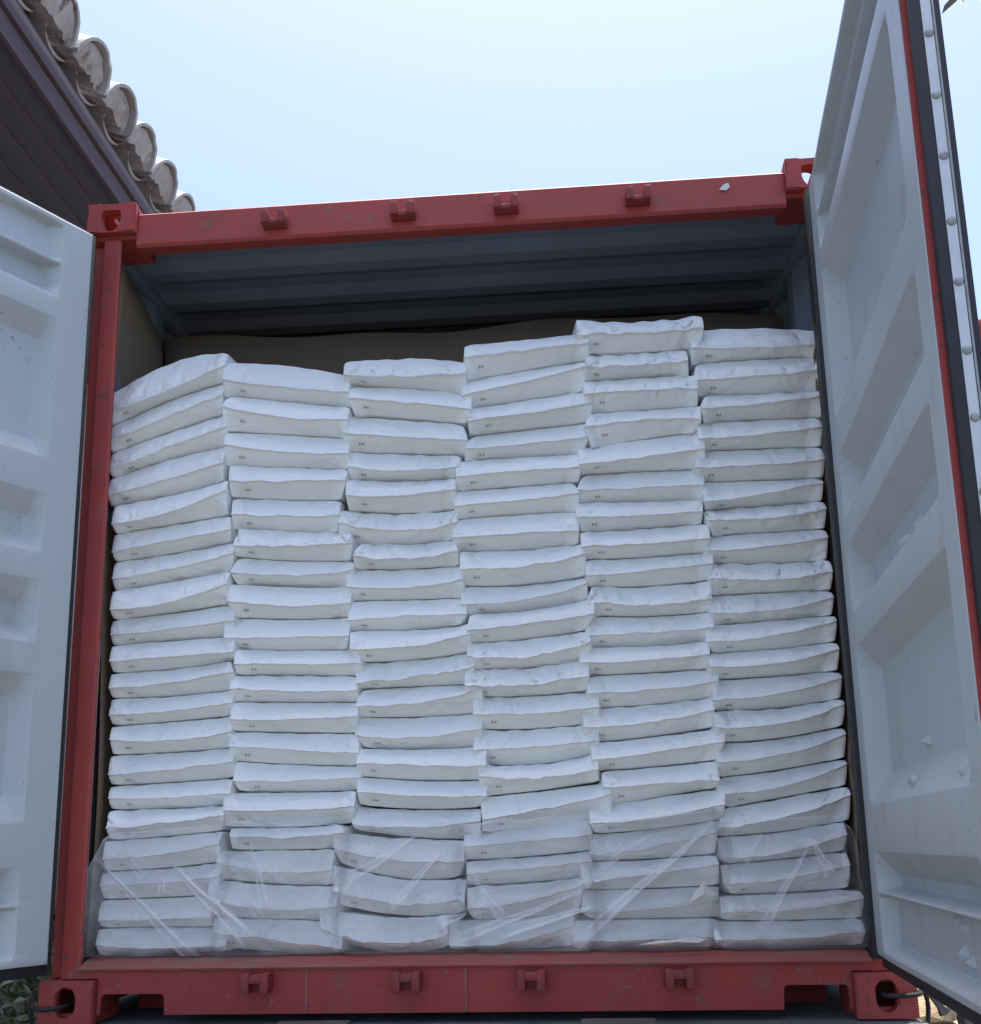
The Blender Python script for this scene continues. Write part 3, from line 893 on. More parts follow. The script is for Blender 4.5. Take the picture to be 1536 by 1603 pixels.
# ---------------------------------------------------------------- trailer under the container
TR = thing('trailer', 'dark flatbed road trailer carrying the red container', 'trailer', (0, 3, GZ))
def tb(name, x0, x1, y0, y1, z0, z1, mt, bev=0.006):
    o = bx(name, x0, x1, y0 - 3, y1 - 3, z0 - GZ, z1 - GZ, mt, TR, bev)
    return o
tb('deck', -1.23, 1.23, -0.34, 6.5, -0.034, -0.006, M_DECK)
tb('rear_beam', -1.23, 1.23, -0.30, -0.20, -0.19, -0.036, M_STEEL)
for sx in (-1, 1):
    tb('chassis_rail', sx * 0.45 - 0.06, sx * 0.45 + 0.06, -0.18, 8.0, -0.42, -0.036, M_STEEL)
    tb('deck_plate', sx * 0.42 - 0.10, sx * 0.42 + 0.10, -0.30, 0.02, -0.005, 0.004, M_DECK, 0.001)
for sx in (-1, 1):
    for y in (3.6, 4.9):
        for k in (0, 1):
            bm = bmesh.new()
            x = sx * (1.02 - 0.30 * k)
            prof_t = [(0.30, 0.10), (0.46, 0.12), (0.49, 0.10), (0.50, 0.0), (0.49, -0.10), (0.46, -0.12), (0.30, -0.10), (0.27, 0.0)]
            rings = []
            for j in range(28):
                t = 2 * math.pi * j / 28
                rings.append([bm.verts.new((x + w, y - 3 + math.cos(t) * r, 0.5 + math.sin(t) * r)) for r, w in prof_t])
            for j in range(28):
                for q in range(8):
                    bm.faces.new((rings[j][q], rings[(j + 1) % 28][q], rings[(j + 1) % 28][(q + 1) % 8], rings[j][(q + 1) % 8]))
            wh = smooth(obj('wheel', bm, M_TYRE, TR), 35)
            bm = bmesh.new()
            tube(bm, [(x - 0.05, y - 3, 0.5), (x + 0.05, y - 3, 0.5)], 0.272, 20)
            smooth(obj('rim', bm, M_STEEL, wh), 40)
bm = bmesh.new()
for y in (3.6, 4.9):
    tube(bm, [(-1.0, y - 3, 0.5), (1.0, y - 3, 0.5)], 0.07, 10)
obj('axle', bm, M_STEEL, TR)
tb('support_leg', -0.6, -0.48, 7.2, 7.35, GZ, -0.42, M_STEEL)
tb('support_leg', 0.48, 0.6, 7.2, 7.35, GZ, -0.42, M_STEEL)

# lashing wires through the bottom castings
def wire(name, pts, r, label):
    bm = bmesh.new()
    P = [Vector(p) for p in pts]
    out = []
    for i in range(len(P) - 1):
        a, b, c, d = P[max(i - 1, 0)], P[i], P[i + 1], P[min(i + 2, len(P) - 1)]
        for k in range(5):
            t = k / 5
            out.append(0.5 * ((2 * b) + (c - a) * t + (2 * a - 5 * b + 4 * c - d) * t * t + (3 * b - a - 3 * c + d) * t ** 3))
    out.append(P[-1])
    tube(bm, out, r, 7)
    return tag(smooth(obj(name, bm, M_ROPE), 60), label, 'lashing')
wire('lashing_strap', [(1.13, 0.08, 0.062), (1.135, 0.0, 0.060), (1.17, -0.012, 0.060), (1.215, -0.016, 0.064), (1.245, 0.03, 0.066), (1.262, 0.06, 0.02), (1.252, 0.05, -0.05), (1.262, 0.03, -0.16), (1.25, 0.02, -0.40)], 0.0065,
     'dark lashing strap threaded through the bottom right corner casting')
wire('lashing_strap', [(-1.14, 0.08, 0.05), (-1.15, 0.0, 0.048), (-1.19, -0.014, 0.044), (-1.225, -0.01, 0.05), (-1.245, 0.02, 0.075), (-1.236, 0.0, 0.02), (-1.215, -0.03, -0.05), (-1.20, -0.03, -0.16), (-1.22, 0.02, -0.40)], 0.0065,
     'dark lashing strap threaded through the bottom left corner casting')
bm = bmesh.new()
lp = [(1.236, 0.052), (1.257, 0.060), (1.273, 0.066), (1.292, 0.058), (1.318, 0.016), (1.334, 0.006), (1.326, -0.004), (1.309, -0.012), (1.305, 0.008), (1.280, 0.046), (1.262, 0.048)]
prism(bm, [(x, 0.10, z) for x, z in lp], (0, 0.02, 0))
tag(smooth(obj('lashing_hook', bm, M_STEEL), 30), 'flat steel hook hanging from the strap beside the bottom right casting', 'hook')

# ---------------------------------------------------------------- kraft lining inside the container
KL = thing('kraft_lining', 'brown kraft board lining standing behind and beside the sack stacks', 'lining', (0, 0.48, 0.172))
def sheet(name, f, nu, nv, mt, parent, loc, thick=0.004):
    bm = bmesh.new()
    g = [[bm.verts.new(Vector(f(i / nu, j / nv)) - Vector(loc)) for i in range(nu + 1)] for j in range(nv + 1)]
    for j in range(nv):
        for i in range(nu):
            bm.faces.new((g[j][i], g[j][i + 1], g[j + 1][i + 1], g[j + 1][i]))
    o = obj(name, bm, mt, parent)
    sm = o.modifiers.new('thickness', 'SOLIDIFY')
    sm.thickness = thick
    sm.offset = 0
    smooth(o, 60)
    return o
def back_sheet(u, v):
    x = -1.135 + 2.27 * u
    zt = 2.335 + 0.016 * math.sin(u * 9.0 + 1.0) + 0.008 * math.sin(u * 23)
    z = 0.18 + (zt - 0.18) * v
    y = 0.505 + 0.018 * math.sin(u * 7 + 0.6) * v - 0.05 * max(0, v - 0.86) / 0.14 * (0.6 + 0.4 * math.sin(u * 5 + 1))
    return (x, y, z)
sheet('back_panel', back_sheet, 40, 16, M_KRAFT_SHADE, KL, KL.location)
def left_sheet(u, v):
    y = 0.112 + 0.39 * u
    zt = 2.44 - 0.10 * u + 0.006 * math.sin(u * 17)
    z = 0.178 + (zt - 0.178) * v
    return (-1.149 + 0.02 * math.sin(v * 6 + 0.4) * (1 - u) + 0.012 * max(0, 0.3 - v) - 0.0 * u, y, z)
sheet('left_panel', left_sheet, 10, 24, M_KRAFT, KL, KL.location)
def right_sheet(u, v):
    y = 0.108 + 0.39 * u
    z = 0.178 + (1.93 - 0.03 * u) * v
    return (1.147 - 0.010 * (1 + math.sin(v * 9)) * (1 - u) + 0.004 * math.sin(v * 40) * (1 - u), y, z)
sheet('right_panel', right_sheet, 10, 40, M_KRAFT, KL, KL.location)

# ---------------------------------------------------------------- sacks
ORD = ['top', 'second from the top', 'third from the top', 'fourth from the top', 'fifth from the top', 'sixth from the top', 'seventh from the top', 'eighth from the top',
       'ninth from the top', 'tenth from the top', 'eleventh from the top', 'twelfth from the top', 'thirteenth from the top', 'fourteenth from the top', 'fifteenth from the top']
ORDB = ['bottom', 'second from the bottom', 'third from the bottom', 'fourth from the bottom', 'fifth from the bottom', 'sixth from the bottom', 'seventh from the bottom', 'eighth from the bottom', 'ninth from the bottom', 'tenth from the bottom']
STK = ['leftmost stack', 'second stack from the left', 'third stack from the left', 'third stack from the right', 'second stack from the right', 'rightmost stack']
WRINK = {(0, 0): 1.4, (1, 5): 2.0, (2, 0): 1.8, (2, 3): 1.6, (2, 5): 2.6, (2, 6): 1.8, (4, 0): 2.4, (4, 1): 2.4, (4, 2): 1.8, (4, 3): 1.5, (4, 9): 2.6, (5, 8): 2.8, (5, 1): 1.6, (5, 6): 1.6,
         (3, 10): 2.2, (3, 11): 2.3, (3, 14): 1.8, (3, 7): 1.5, (2, 10): 2.0, (2, 9): 1.5, (3, 13): 1.7, (2, 17): 2.2, (2, 18): 2.0, (5, 13): 1.6, (1, 18): 1.5, (5, 2): 1.4}
mark_curve = bpy.data.curves.new('printed_mark', 'FONT')
mark_curve.body = 'K A'
mark_curve.size = 0.0098
mark_curve.space_character = 1.05
mark_curve.offset = 0.0006
mark_curve.align_x = 'CENTER'
mark_curve.align_y = 'CENTER'
tmp = bpy.data.objects.new('tmp', mark_curve)
COL.objects.link(tmp)
bpy.context.view_layer.update()
MARK = bpy.data.meshes.new_from_object(tmp.evaluated_get(bpy.context.evaluated_depsgraph_get()))
MARK.name = 'printed_mark'
MARK.materials.clear()
MARK.materials.append(M_PRINT)
bpy.data.objects.remove(tmp)

def sstep(a, b, x):
    t = min(1, max(0, (x - a) / (b - a)))
    return t * t * (3 - 2 * t)

def make_bag(ci, k, b):
    rnd = random.Random(ci * 100 + k)
    xl, xr = b[0] - (0.004 if ci else 0), b[1] + (0.004 if ci < 5 else 0)
    quad = lambda l, m, r, u: l * (1 - u) * (1 - 2 * u) + m * 4 * u * (1 - u) + r * u * (2 * u - 1)
    def curve(l, m, r, u):
        # keep the measured sag but flatten overshoot
        lim = 0.6 * abs(m - (l + r) / 2) + 0.4 * abs(m - (l + r) / 2)
        return quad(l, m, r, u)
    w = WRINK.get((ci, k), 0.8 + 0.5 * rnd.random())
    y0 = 0.09 + rnd.uniform(-0.009, 0.011)
    NU = 64
    off = rnd.random() * 90
    it = [rnd.uniform(-0.001, 0.006) if rnd.random() < 0.75 else rnd.uniform(0.010, 0.026) for q in range(2)]
    ib = [rnd.uniform(0.001, 0.008) if rnd.random() < 0.7 else rnd.uniform(0.012, 0.028) for q in range(2)]
    if ci == 0: it[0] = 0.002; ib[0] = 0.006
    if ci == 5: it[1] = 0.008; ib[1] = 0.008
    wt = (b[2] + b[3] + b[4]) / 3
    zbase = min(b[8:11])
    org = Vector(((xl + xr) / 2, y0 + 0.17, zbase))
    # folds: position along the ridge, lean, width, depth, how far up the flap they reach
    folds = []
    for q in range(int(4 + 6 * w)):
        fc = rnd.uniform(0.03, 0.97) if rnd.random() < 0.6 else rnd.choice((rnd.uniform(0.02, 0.22), rnd.uniform(0.8, 0.98)))
        folds.append((fc, rnd.uniform(-0.10, 0.10), rnd.uniform(0.006, 0.022), rnd.uniform(0.0022, 0.0085) * min(w, 2.0) * rnd.choice((1, 1, -0.8)), rnd.uniform(0.35, 1.2), rnd.random() < 0.35))
    # the corner tucks that every block-bottom sack has
    folds.append((0.10 + rnd.uniform(-0.03, 0.03), 0.14, 0.016, 0.0045, 1.0, True))
    folds.append((0.90 + rnd.uniform(-0.03, 0.03), -0.12, 0.018, 0.0035 * rnd.random(), 1.0, True))
    rows = []
    ridge_amp = 0.0026 * (0.6 + 0.8 * w)
    setb_t = rnd.uniform(0.044, 0.056)
    setb_b = rnd.uniform(0.046, 0.056)
    # front rows: v from 1 (top edge) to 0 (ridge), then 0 to -1 (bottom edge)
    V = [1.0, 0.95, 0.87, 0.77, 0.66, 0.55, 0.44, 0.34, 0.25, 0.17, 0.11, 0.05, 0.0, -0.05, -0.16, -0.32, -0.50, -0.68, -0.84, -0.95, -1.0]
    back = 0.445
    bm = bmesh.new()
    grid = []
    def point(u, v):
        un = u
        zt = curve(b[2], b[3], b[4], un) - 0.0025 + 0.003 * w * noise.noise(Vector((un * 9 + off, 3.3, 0)))
        zr = curve(b[5], b[6], b[7], un) + ridge_amp * noise.noise(Vector((un * 7 + off, 7.7, 0))) + 0.5 * ridge_amp * noise.noise(Vector((un * 22 + off, 1.7, 0)))
        zb = curve(b[8], b[9], b[10], un) + 0.0015
        # ends round off towards the top and bottom edges
        e0, e1 = sstep(0.0, 0.06, un), sstep(0.0, 0.06, 1 - un)
        drop = (1 - e0 * e1)
        ends = 0.40 + 0.60 * sstep(0.0, 0.13, un) * sstep(0.0, 0.13, 1 - un)
        if v >= 0:
            f = v
            z = zr + (zt - zr) * f - drop * 0.003 * f - (1 - ends) * setb_t * f * (zt - 0.45) / 3.0
            y = y0 + setb_t * ends * (f ** 1.08) - 0.004 * math.sin(math.pi * f)
            x0, x1 = xl + (it[0] - 0.006) * f ** 1.4, xr - (it[1] - 0.006) * f ** 1.4
        else:
            f = -v
            z = zr + (zb - zr) * f + drop * 0.003 * f - (1 - ends) * setb_b * f * (zb - 0.45) / 3.0
            y = y0 + 0.003 + setb_b * ends * f - 0.003 * math.sin(math.pi * f)
            x0, x1 = xl + (ib[0] - 0.004) * f ** 1.2, xr - (ib[1] - 0.004) * f ** 1.2
        x = x0 + (x1 - x0) * un
        if v >= 0:
            y -= 0.0030 * math.exp(-(v / 0.10) ** 2)
            y += 0.0012 * math.exp(-((v - 0.17) / 0.05) ** 2)
        else:
            y += 0.0035 * math.exp(-((v + 0.05) / 0.10) ** 2)
        amt = 0.0
        for (fu, lean, fwid, fd, reach, low) in folds:
            c = fu + lean * v
            g = (un - c) / fwid
            if abs(g) < 3:
                prof_f = math.exp(-abs(g))
                if v >= 0:
                    env = sstep(reach + 0.15, reach - 0.35, v) * (0.35 + 0.65 * sstep(0.0, 0.25, v))
                else:
                    env = 0.55 * sstep(-0.9, -0.1, v) if low else 0.15 * sstep(-0.5, 0.0, v)
                amt += fd * prof_f * env
        puff = 0.0028 * noise.noise(Vector((un * 3.2 + off, v * 1.3, 2.2))) + 0.0022 * w * noise.noise(Vector((un * 9 + off, v * 2.6, 5.1)))
        y += amt + puff * (1 - 0.6 * (abs(v) > 0.9))
        z += amt * 0.5 * (1 if v > -0.05 else 0)
        # ends curl back around the side
        curl = 0.004 * (1 - sstep(0, 0.016, un)) + 0.004 * (1 - sstep(0, 0.016, 1 - un))
        y += curl * (0.35 + 0.65 * abs(v))
        return Vector((x, y, z))
    us = [0.5 - 0.5 * math.cos(math.pi * i / NU) for i in range(NU + 1)]
    us = [0.35 * a + 0.65 * i / NU for i, a in enumerate(us)]
    for v in V:
        row = [point(u, v) for u in us]
        grid.append(row)
    # continue top and bottom to the back, and both sides
    def backrow(row, y, dz):
        return [Vector((p.x, y, p.z + dz)) for p in row]
    rows = [backrow(grid[0], back, -0.004), backrow(grid[0], y0 + setb_t + 0.09, 0.0015)] + grid + [backrow(grid[-1], y0 + 0.12, -0.0015), backrow(grid[-1], back, 0.004)]
    vs = [[bm.verts.new(p - org) for p in row] for row in rows]
    nr = len(rows)
    for j in range(nr - 1):
        for i in range(NU):
            bm.faces.new((vs[j][i], vs[j][i + 1], vs[j + 1][i + 1], vs[j + 1][i]))
    for end in (0, NU):
        # side wall: front profile swept to the back in three steps
        prev = [vs[j][end] for j in range(1, nr - 1)]
        for t in (0.33, 1.0):
            nxt = []
            for j in range(1, nr - 1):
                p = rows[j][end]
                yy = p.y + (back - p.y) * t
                sg = -1 if end == 0 else 1
                bul = (0.016 if t < 0.5 else 0.006) * sg * (0.4 if (ci == 0 and sg < 0) or (ci == 5 and sg > 0) else 1.0)
                nxt.append(bm.verts.new(Vector((p.x + bul, yy, p.z)) - org))
            for q in range(len(prev) - 1):
                bm.faces.new((prev[q], prev[q + 1], nxt[q + 1], nxt[q]))
            prev = nxt
    o = obj('sack', bm, M_BAG)
    me = o.data
    me.polygons.foreach_set('use_smooth', [True] * len(me.polygons))
    me.set_sharp_from_angle(angle=R(40))
    o.location = org
    n = len(BAGS[ci])
    film = k >= n - 5 + (1 if ci in (2, 3) else 0)
    if k <= 10:
        pos = ORD[k]
    else:
        pos = ORDB[n - 1 - k]
    extra = ''
    if film:
        extra = ', under clear film'
    elif w > 2.1:
        extra = ', crumpled'
    elif (ci, k) == (0, 0):
        extra = ', tilted'
    tag(o, 'white sack, %s of the %s%s' % (pos, STK[ci], extra), 'sack', 'white sacks stacked in the container')
    # stencilled mark low on the left of the end face
    u = 0.145 + rnd.uniform(-0.02, 0.02)
    v = -0.52
    p, pu, pv = point(u, v), point(u + 0.02, v), point(u, v + 0.08)
    du = (pu - p).normalized()
    dv = (pv - p).normalized()
    nn = du.cross(dv).normalized()
    dv = nn.cross(du).normalized()
    mk = bpy.data.objects.new('printed_mark', MARK)
    COL.objects.link(mk)
    mk.parent = o
    mm = Matrix((du, dv, nn)).transposed().to_4x4()
    mm.translation = p + nn * 0.0022 - org
    mk.matrix_local = mm
    return o
for ci, c in enumerate(BAGS):
    for k, b in enumerate(c):
        make_bag(ci, k, b)

# ---------------------------------------------------------------- clear film over the bottom rows
FOLDS = [(-1.106, 0.467, -0.783, 0.179, 1.0), (-0.861, 0.434, -0.624, 0.239, 1.6), (-0.889, 0.407, -0.882, 0.352, 0.7), (-0.631, 0.495, -0.569, 0.302, 0.8), (-0.706, 0.441, -0.577, 0.275, 0.5),
         (-0.136, 0.503, -0.324, 0.379, 0.8), (-0.052, 0.465, -0.221, 0.287, 0.7), (0.002, 0.284, -0.073, 0.241, 1.0), (0.022, 0.391, 0.121, 0.274, 0.8), (0.324, 0.333, -0.036, 0.196, 0.8),
         (0.368, 0.296, 0.092, 0.212, 1.0), (0.714, 0.522, 0.328, 0.192, 0.8), (0.647, 0.452, 0.393, 0.261, 0.7), (0.474, 0.455, 0.324, 0.333, 0.5), (0.989, 0.481, 1.043, 0.374, 0.8),
         (1.075, 0.444, 1.085, 0.355, 0.7), (0.978, 0.445, 0.847, 0.237, 0.6), (-0.287, 0.451, -0.352, 0.343, 0.5), (-0.484, 0.346, -0.659, 0.477, 0.3),
         (0.55, 0.50, 0.40, 0.42, 0.5), (-1.02, 0.50, -0.95, 0.40, 0.4), (0.86, 0.50, 0.80, 0.40, 0.4)]
FTOP = [(-1.140, 0.36), (-1.118, 0.44), (-1.085, 0.515), (-1.06, 0.532), (-0.719, 0.552), (-0.662, 0.561), (-0.354, 0.536), (-0.316, 0.544), (0.006, 0.537), (0.062, 0.545), (0.359, 0.557), (0.377, 0.529), (0.717, 0.568), (0.742, 0.531), (1.06, 0.541), (1.10, 0.50), (1.142, 0.30)]
GAPS = [-0.735, -0.365, -0.005, 0.365, 0.725]
def ftop(x):
    for (a, za), (b, zb) in zip(FTOP, FTOP[1:]):
        if a <= x <= b:
            return za + (zb - za) * (x - a) / (b - a)
    return FTOP[0][1] if x < 0 else FTOP[-1][1]
NX, NZ = 520, 120
frows, fold_w = [], []
for j in range(NZ + 1):
    v = j / NZ
    for i in range(NX + 1):
        x = -1.142 + 2.284 * i / NX
        zt = ftop(x) + 0.008 * noise.noise(Vector((x * 14, 4, 1)))
        z = 0.178 + (zt - 0.178) * v
        y = 0.066
        y -= 0.010 * noise.noise(Vector((x * 5, z * 6, 3))) + 0.005 * noise.noise(Vector((x * 15, z * 9, 9)))
        for gx in GAPS:
            gg = gx + 0.02 * math.sin(z * 11 + gx * 30)
            y += 0.032 * math.exp(-((x - gg) / 0.016) ** 2) * (0.6 + 0.4 * noise.noise(Vector((z * 9, gx, 2))))
        fw_ = 0.0
        for (x0, z0, x1, z1, a) in FOLDS:
            dx, dz = x1 - x0, z1 - z0
            ln = math.hypot(dx, dz)
            t = ((x - x0) * dx + (z - z0) * dz) / ln / ln
            if -0.1 < t < 1.1:
                dd = ((x - x0) * dz - (z - z0) * dx) / ln + 0.006 * noise.noise(Vector((t * 2.2 + x0 * 20, 0, 0)))
                env = sstep(-0.1, 0.15, t) * sstep(1.1, 0.8, t)
                wd = 0.011 * (0.35 + 1.5 * max(0, t)) * (0.6 + 0.6 * a)
                q = dd / wd
                if abs(q) < 4:
                    ridge = math.exp(-abs(q) * 1.4)
                    y -= 0.013 * a * env * ridge
                    # film lies doubled on one side of the pleat
                    side = sstep(-0.2, 0.1, q) * sstep(1.5, 1.2, q)
                    fw_ = max(fw_, env * a * 1.35 * (0.15 * side + 0.26 * math.exp(-(q / 0.28) ** 2) + 0.22 * math.exp(-((q - 1.25) / 0.16) ** 2)))
        edge = sstep(0.965, 1.0, v)
        y -= 0.010 * edge * noise.noise(Vector((x * 9, 1, 6)))
        fw_ = max(fw_, 0.18 * edge)
        fw_ += 0.16 * max(0.0, noise.noise(Vector((x * 8, z * 5 + x * 3, 5))) - 0.18)
        if x < -1.07 or x > 1.09:
            fw_ += 0.12 * max(0, noise.noise(Vector((x * 20, z * 14, 7))) + 0.25)
        y -= 0.02 * sstep(-1.09, -1.142, x)
        frows.append(Vector((x, y, z)) - Vector((0, 0.07, 0.178)))
        fold_w.append(min(0.8, fw_))
me = bpy.data.meshes.new('plastic_film')
me.from_pydata([tuple(p) for p in frows], [], [(j * (NX + 1) + i, j * (NX + 1) + i + 1, (j + 1) * (NX + 1) + i + 1, (j + 1) * (NX + 1) + i) for j in range(NZ) for i in range(NX)])
at = me.attributes.new('fold', 'FLOAT', 'POINT')
at.data.foreach_set('value', fold_w)
me.polygons.foreach_set('use_smooth', [True] * len(me.polygons))
film = obj('plastic_film', me, M_FILM, None, (0, 0.07, 0.178))
tag(film, 'clear crinkled plastic film covering the lowest sacks along the sill', 'plastic film')

# cream scraps of tape and doubled film stuck on the sheet
for pts_, yy in (([(0.632, 0.305), (0.652, 0.338), (0.676, 0.362), (0.694, 0.340), (0.714, 0.328), (0.690, 0.322), (0.660, 0.312)], 0.044),
                 ([(0.486, 0.194), (0.540, 0.204), (0.585, 0.207), (0.640, 0.214), (0.676, 0.208), (0.655, 0.198), (0.600, 0.196), (0.545, 0.191)], 0.046)):
    bm = bmesh.new()
    cx = sum(p[0] for p in pts_) / len(pts_); cz = sum(p[1] for p in pts_) / len(pts_)
    c0 = bm.verts.new((cx, yy - 0.008 - 0.07, cz - 0.178))
    ring = [bm.verts.new((x, yy + 0.004 * math.sin(i * 2.1) - 0.07, z - 0.178)) for i, (x, z) in enumerate(pts_)]
    for i in range(len(ring)):
        bm.faces.new((c0, ring[i], ring[(i + 1) % len(ring)]))
    bmesh.ops.subdivide_edges(bm, edges=bm.edges, cuts=1)
    s_ = obj('tape_scrap', bm, M_CREAM, film)
    md_ = s_.modifiers.new('thickness', 'SOLIDIFY')
    md_.thickness = 0.0015
# peeled sticker on the header
bm = bmesh.new()
prism(bm, [(0.850 + x, 0.0195 + (z - 0.01) * 0.07, 2.505 + z) for x, z in ((0, 0.004), (0.022, 0.0), (0.034, 0.012), (0.030, 0.028), (0.014, 0.022), (0.006, 0.012))], (0, -0.0012, 0))
obj('sticker_remnant', bm, M_CREAM, CT)

# ---------------------------------------------------------------- house on the left
HS = thing('house', 'house with weathered barrel tile eave overhanging the container on the left', 'house', (-3.2, 5, GZ))
def hl(p):
    return Vector(p) - Vector((-3.2, 5, GZ))
EX, EZ, SL = -1.905, 4.20, R(24)
ax = Vector((math.cos(SL), 0, -math.sin(SL)))        # down-slope
nz_ = Vector((math.sin(SL), 0, math.cos(SL)))        # roof normal
def hbox(name, x0, x1, y0, y1, z0, z1, mt, bev=0.004, parent=None):
    bm = bmesh.new()
    box(bm, x0, x1, y0, y1, z0, z1, bev)
    for v in bm.verts:
        v.co = hl(v.co)
    return smooth(obj(name, bm, mt, parent or HS))
hbox('wall', -9.0, -3.25, -1.5, 14, GZ, 4.02, M_WALL)
for i in range(8):                                    # soffit boards
    x1 = -2.05 - i * 0.152
    hbox('soffit_board', x1 - 0.148, x1, -1.9, 14.3, 4.005 + 0.002 * (i % 2), 4.028, M_SOFF, 0.003)
hbox('fascia_board', -2.046, -2.018, -1.9, 14.3, 3.955, 4.135, M_FASC, 0.004)
hbox('fascia_trim', -2.016, -1.990, -1.9, 14.3, 4.06, 4.15, M_FASC, 0.004)
hbox('fascia_trim', -2.070, -2.047, -1.9, 14.3, 3.985, 4.003, M_FASC, 0.003)
# roof deck under the tiles
bm = bmesh.new()
prism(bm, [hl((EX - 0.10, -1.9, EZ - 0.015)), hl((EX - 0.10, -1.9, EZ - 0.045)), hl((EX - 0.10 - 6.4, -1.9, EZ - 0.045 + 6.4 * math.tan(SL))), hl((EX - 0.10 - 6.4, -1.9, EZ - 0.015 + 6.4 * math.tan(SL)))], (0, 16.2, 0))
obj('roof_deck', bm, M_SOFF, HS)
def tile_mesh(r0, r1, ln, t, convex, seg=12, seed=0):
    rnd = random.Random(seed)
    bm = bmesh.new()
    A, B = [], []
    n = 6
    for j in range(n + 1):
        f = j / n
        r = r0 + (r1 - r0) * f
        ra_, rb_ = [], []
        for i in range(seg + 1):
            a = math.pi * (0.02 + 0.96 * i / seg)
            jit = 1 + 0.012 * noise.noise(Vector((i * 0.7, j * 0.9, seed * 3.1)))
            h = math.sin(a) * 1.12 if convex else -math.sin(a) * 0.55
            raggd = 0.008 * noise.noise(Vector((i * 1.3, 5, seed))) if j == 0 else 0
            # origin at the eave end, tile runs up the slope along -ax
            base = -ax * (ln * f + raggd)
            side = Vector((0, -math.cos(a), 0))
            ra_.append(bm.verts.new(base + (side * r + nz_ * (h * r)) * jit))
            h2 = math.sin(a) * 1.12 if convex else -math.sin(a) * 0.55
            rb_.append(bm.verts.new(base + (side * (r - t) + nz_ * (h2 * r - t)) * jit))
        A.append(ra_); B.append(rb_)
    for j in range(n):
        for i in range(seg):
            bm.faces.new((A[j][i], A[j][i + 1], A[j + 1][i + 1], A[j + 1][i]))
            bm.faces.new((B[j][i + 1], B[j][i], B[j + 1][i], B[j + 1][i + 1]))
    for j in (0, n):
        for i in range(seg):
            bm.faces.new((A[j][i], A[j][i + 1], B[j][i + 1], B[j][i]))
    for i in (0, seg):
        for j in range(n):
            bm.faces.new((A[j][i], A[j + 1][i], B[j + 1][i], B[j][i]))
    bmesh.ops.recalc_face_normals(bm, faces=bm.faces)
    me = bpy.data.meshes.new('roof_tile')
    bm.to_mesh(me)
    bm.free()
    me.materials.append(M_TILE)
    me.polygons.foreach_set('use_smooth', [True] * len(me.polygons))
    me.set_sharp_from_angle(angle=R(40))
    return me
covers = [tile_mesh(0.150, 0.128, 0.46, 0.014, True, seed=s) for s in range(4)]
pans = [tile_mesh(0.118, 0.132, 0.46, 0.016, False, seed=s + 9) for s in range(2)]
PITCH = 0.297
rnd = random.Random(3)
for i in range(30):
    y = -1.65 + i * PITCH - 0.09
    for c in range(3):
        p = Vector((EX, y + rnd.uniform(-0.006, 0.006), EZ)) - ax * (0.36 * c + rnd.uniform(-0.012, 0.012)) + nz_ * (0.012 + 0.020 * c)
        t = obj('roof_tile', rnd.choice(covers), M_TILE, HS, hl(p))
        t.rotation_euler = (rnd.uniform(-0.03, 0.03), rnd.uniform(-0.015, 0.015), rnd.uniform(-0.03, 0.03))
        p = Vector((EX, y + PITCH / 2, EZ)) - ax * (0.36 * c + 0.10) + nz_ * (0.040 + 0.018 * c)
        t = obj('roof_tile', rnd.choice(pans), M_TILE, HS, hl(p))
    # mortar packed into the tile mouth, its lower edge broken away
    bm = bmesh.new()
    na, nr_ = 16, 5
    fr, bk = [], []
    jag = [0.030 + 0.05 * abs(noise.noise(Vector((q * 0.55, i * 3.7, 2)))) for q in range(na + 1)]
    for q in range(na + 1):
        a = math.pi * q / na
        r1, r2 = [], []
        for e in range(nr_ + 1):
            f = e / nr_
            yy = -math.cos(a) * 0.132
            zt_ = math.sin(a) * 0.150
            zb_ = 0.030 + jag[q] * (0.35 + 0.65 * math.sin(a)) - 0.045
            zz = zb_ + (max(zt_, zb_ + 0.004) - zb_) * f
            dep_ = 0.020 + 0.016 * noise.noise(Vector((yy * 16, zz * 16, i * 5.1))) + 0.018 * (1 - f) ** 2
            r1.append(bm.verts.new(hl(Vector((EX, y + yy, EZ)) + nz_ * zz - ax * dep_)))
            r2.append(bm.verts.new(hl(Vector((EX, y + yy, EZ)) + nz_ * zz - ax * 0.17)))
        fr.append(r1); bk.append(r2)
    for q in range(na):
        for e in range(nr_):
            bm.faces.new((fr[q][e], fr[q + 1][e], fr[q + 1][e + 1], fr[q][e + 1]))
            bm.faces.new((bk[q + 1][e], bk[q][e], bk[q][e + 1], bk[q + 1][e + 1]))
        bm.faces.new((fr[q + 1][0], fr[q][0], bk[q][0], bk[q + 1][0]))
        bm.faces.new((fr[q][nr_], fr[q + 1][nr_], bk[q + 1][nr_], bk[q][nr_]))
    bmesh.ops.recalc_face_normals(bm, faces=bm.faces)
    smooth(obj('mortar', bm, M_MORT, HS), 50)

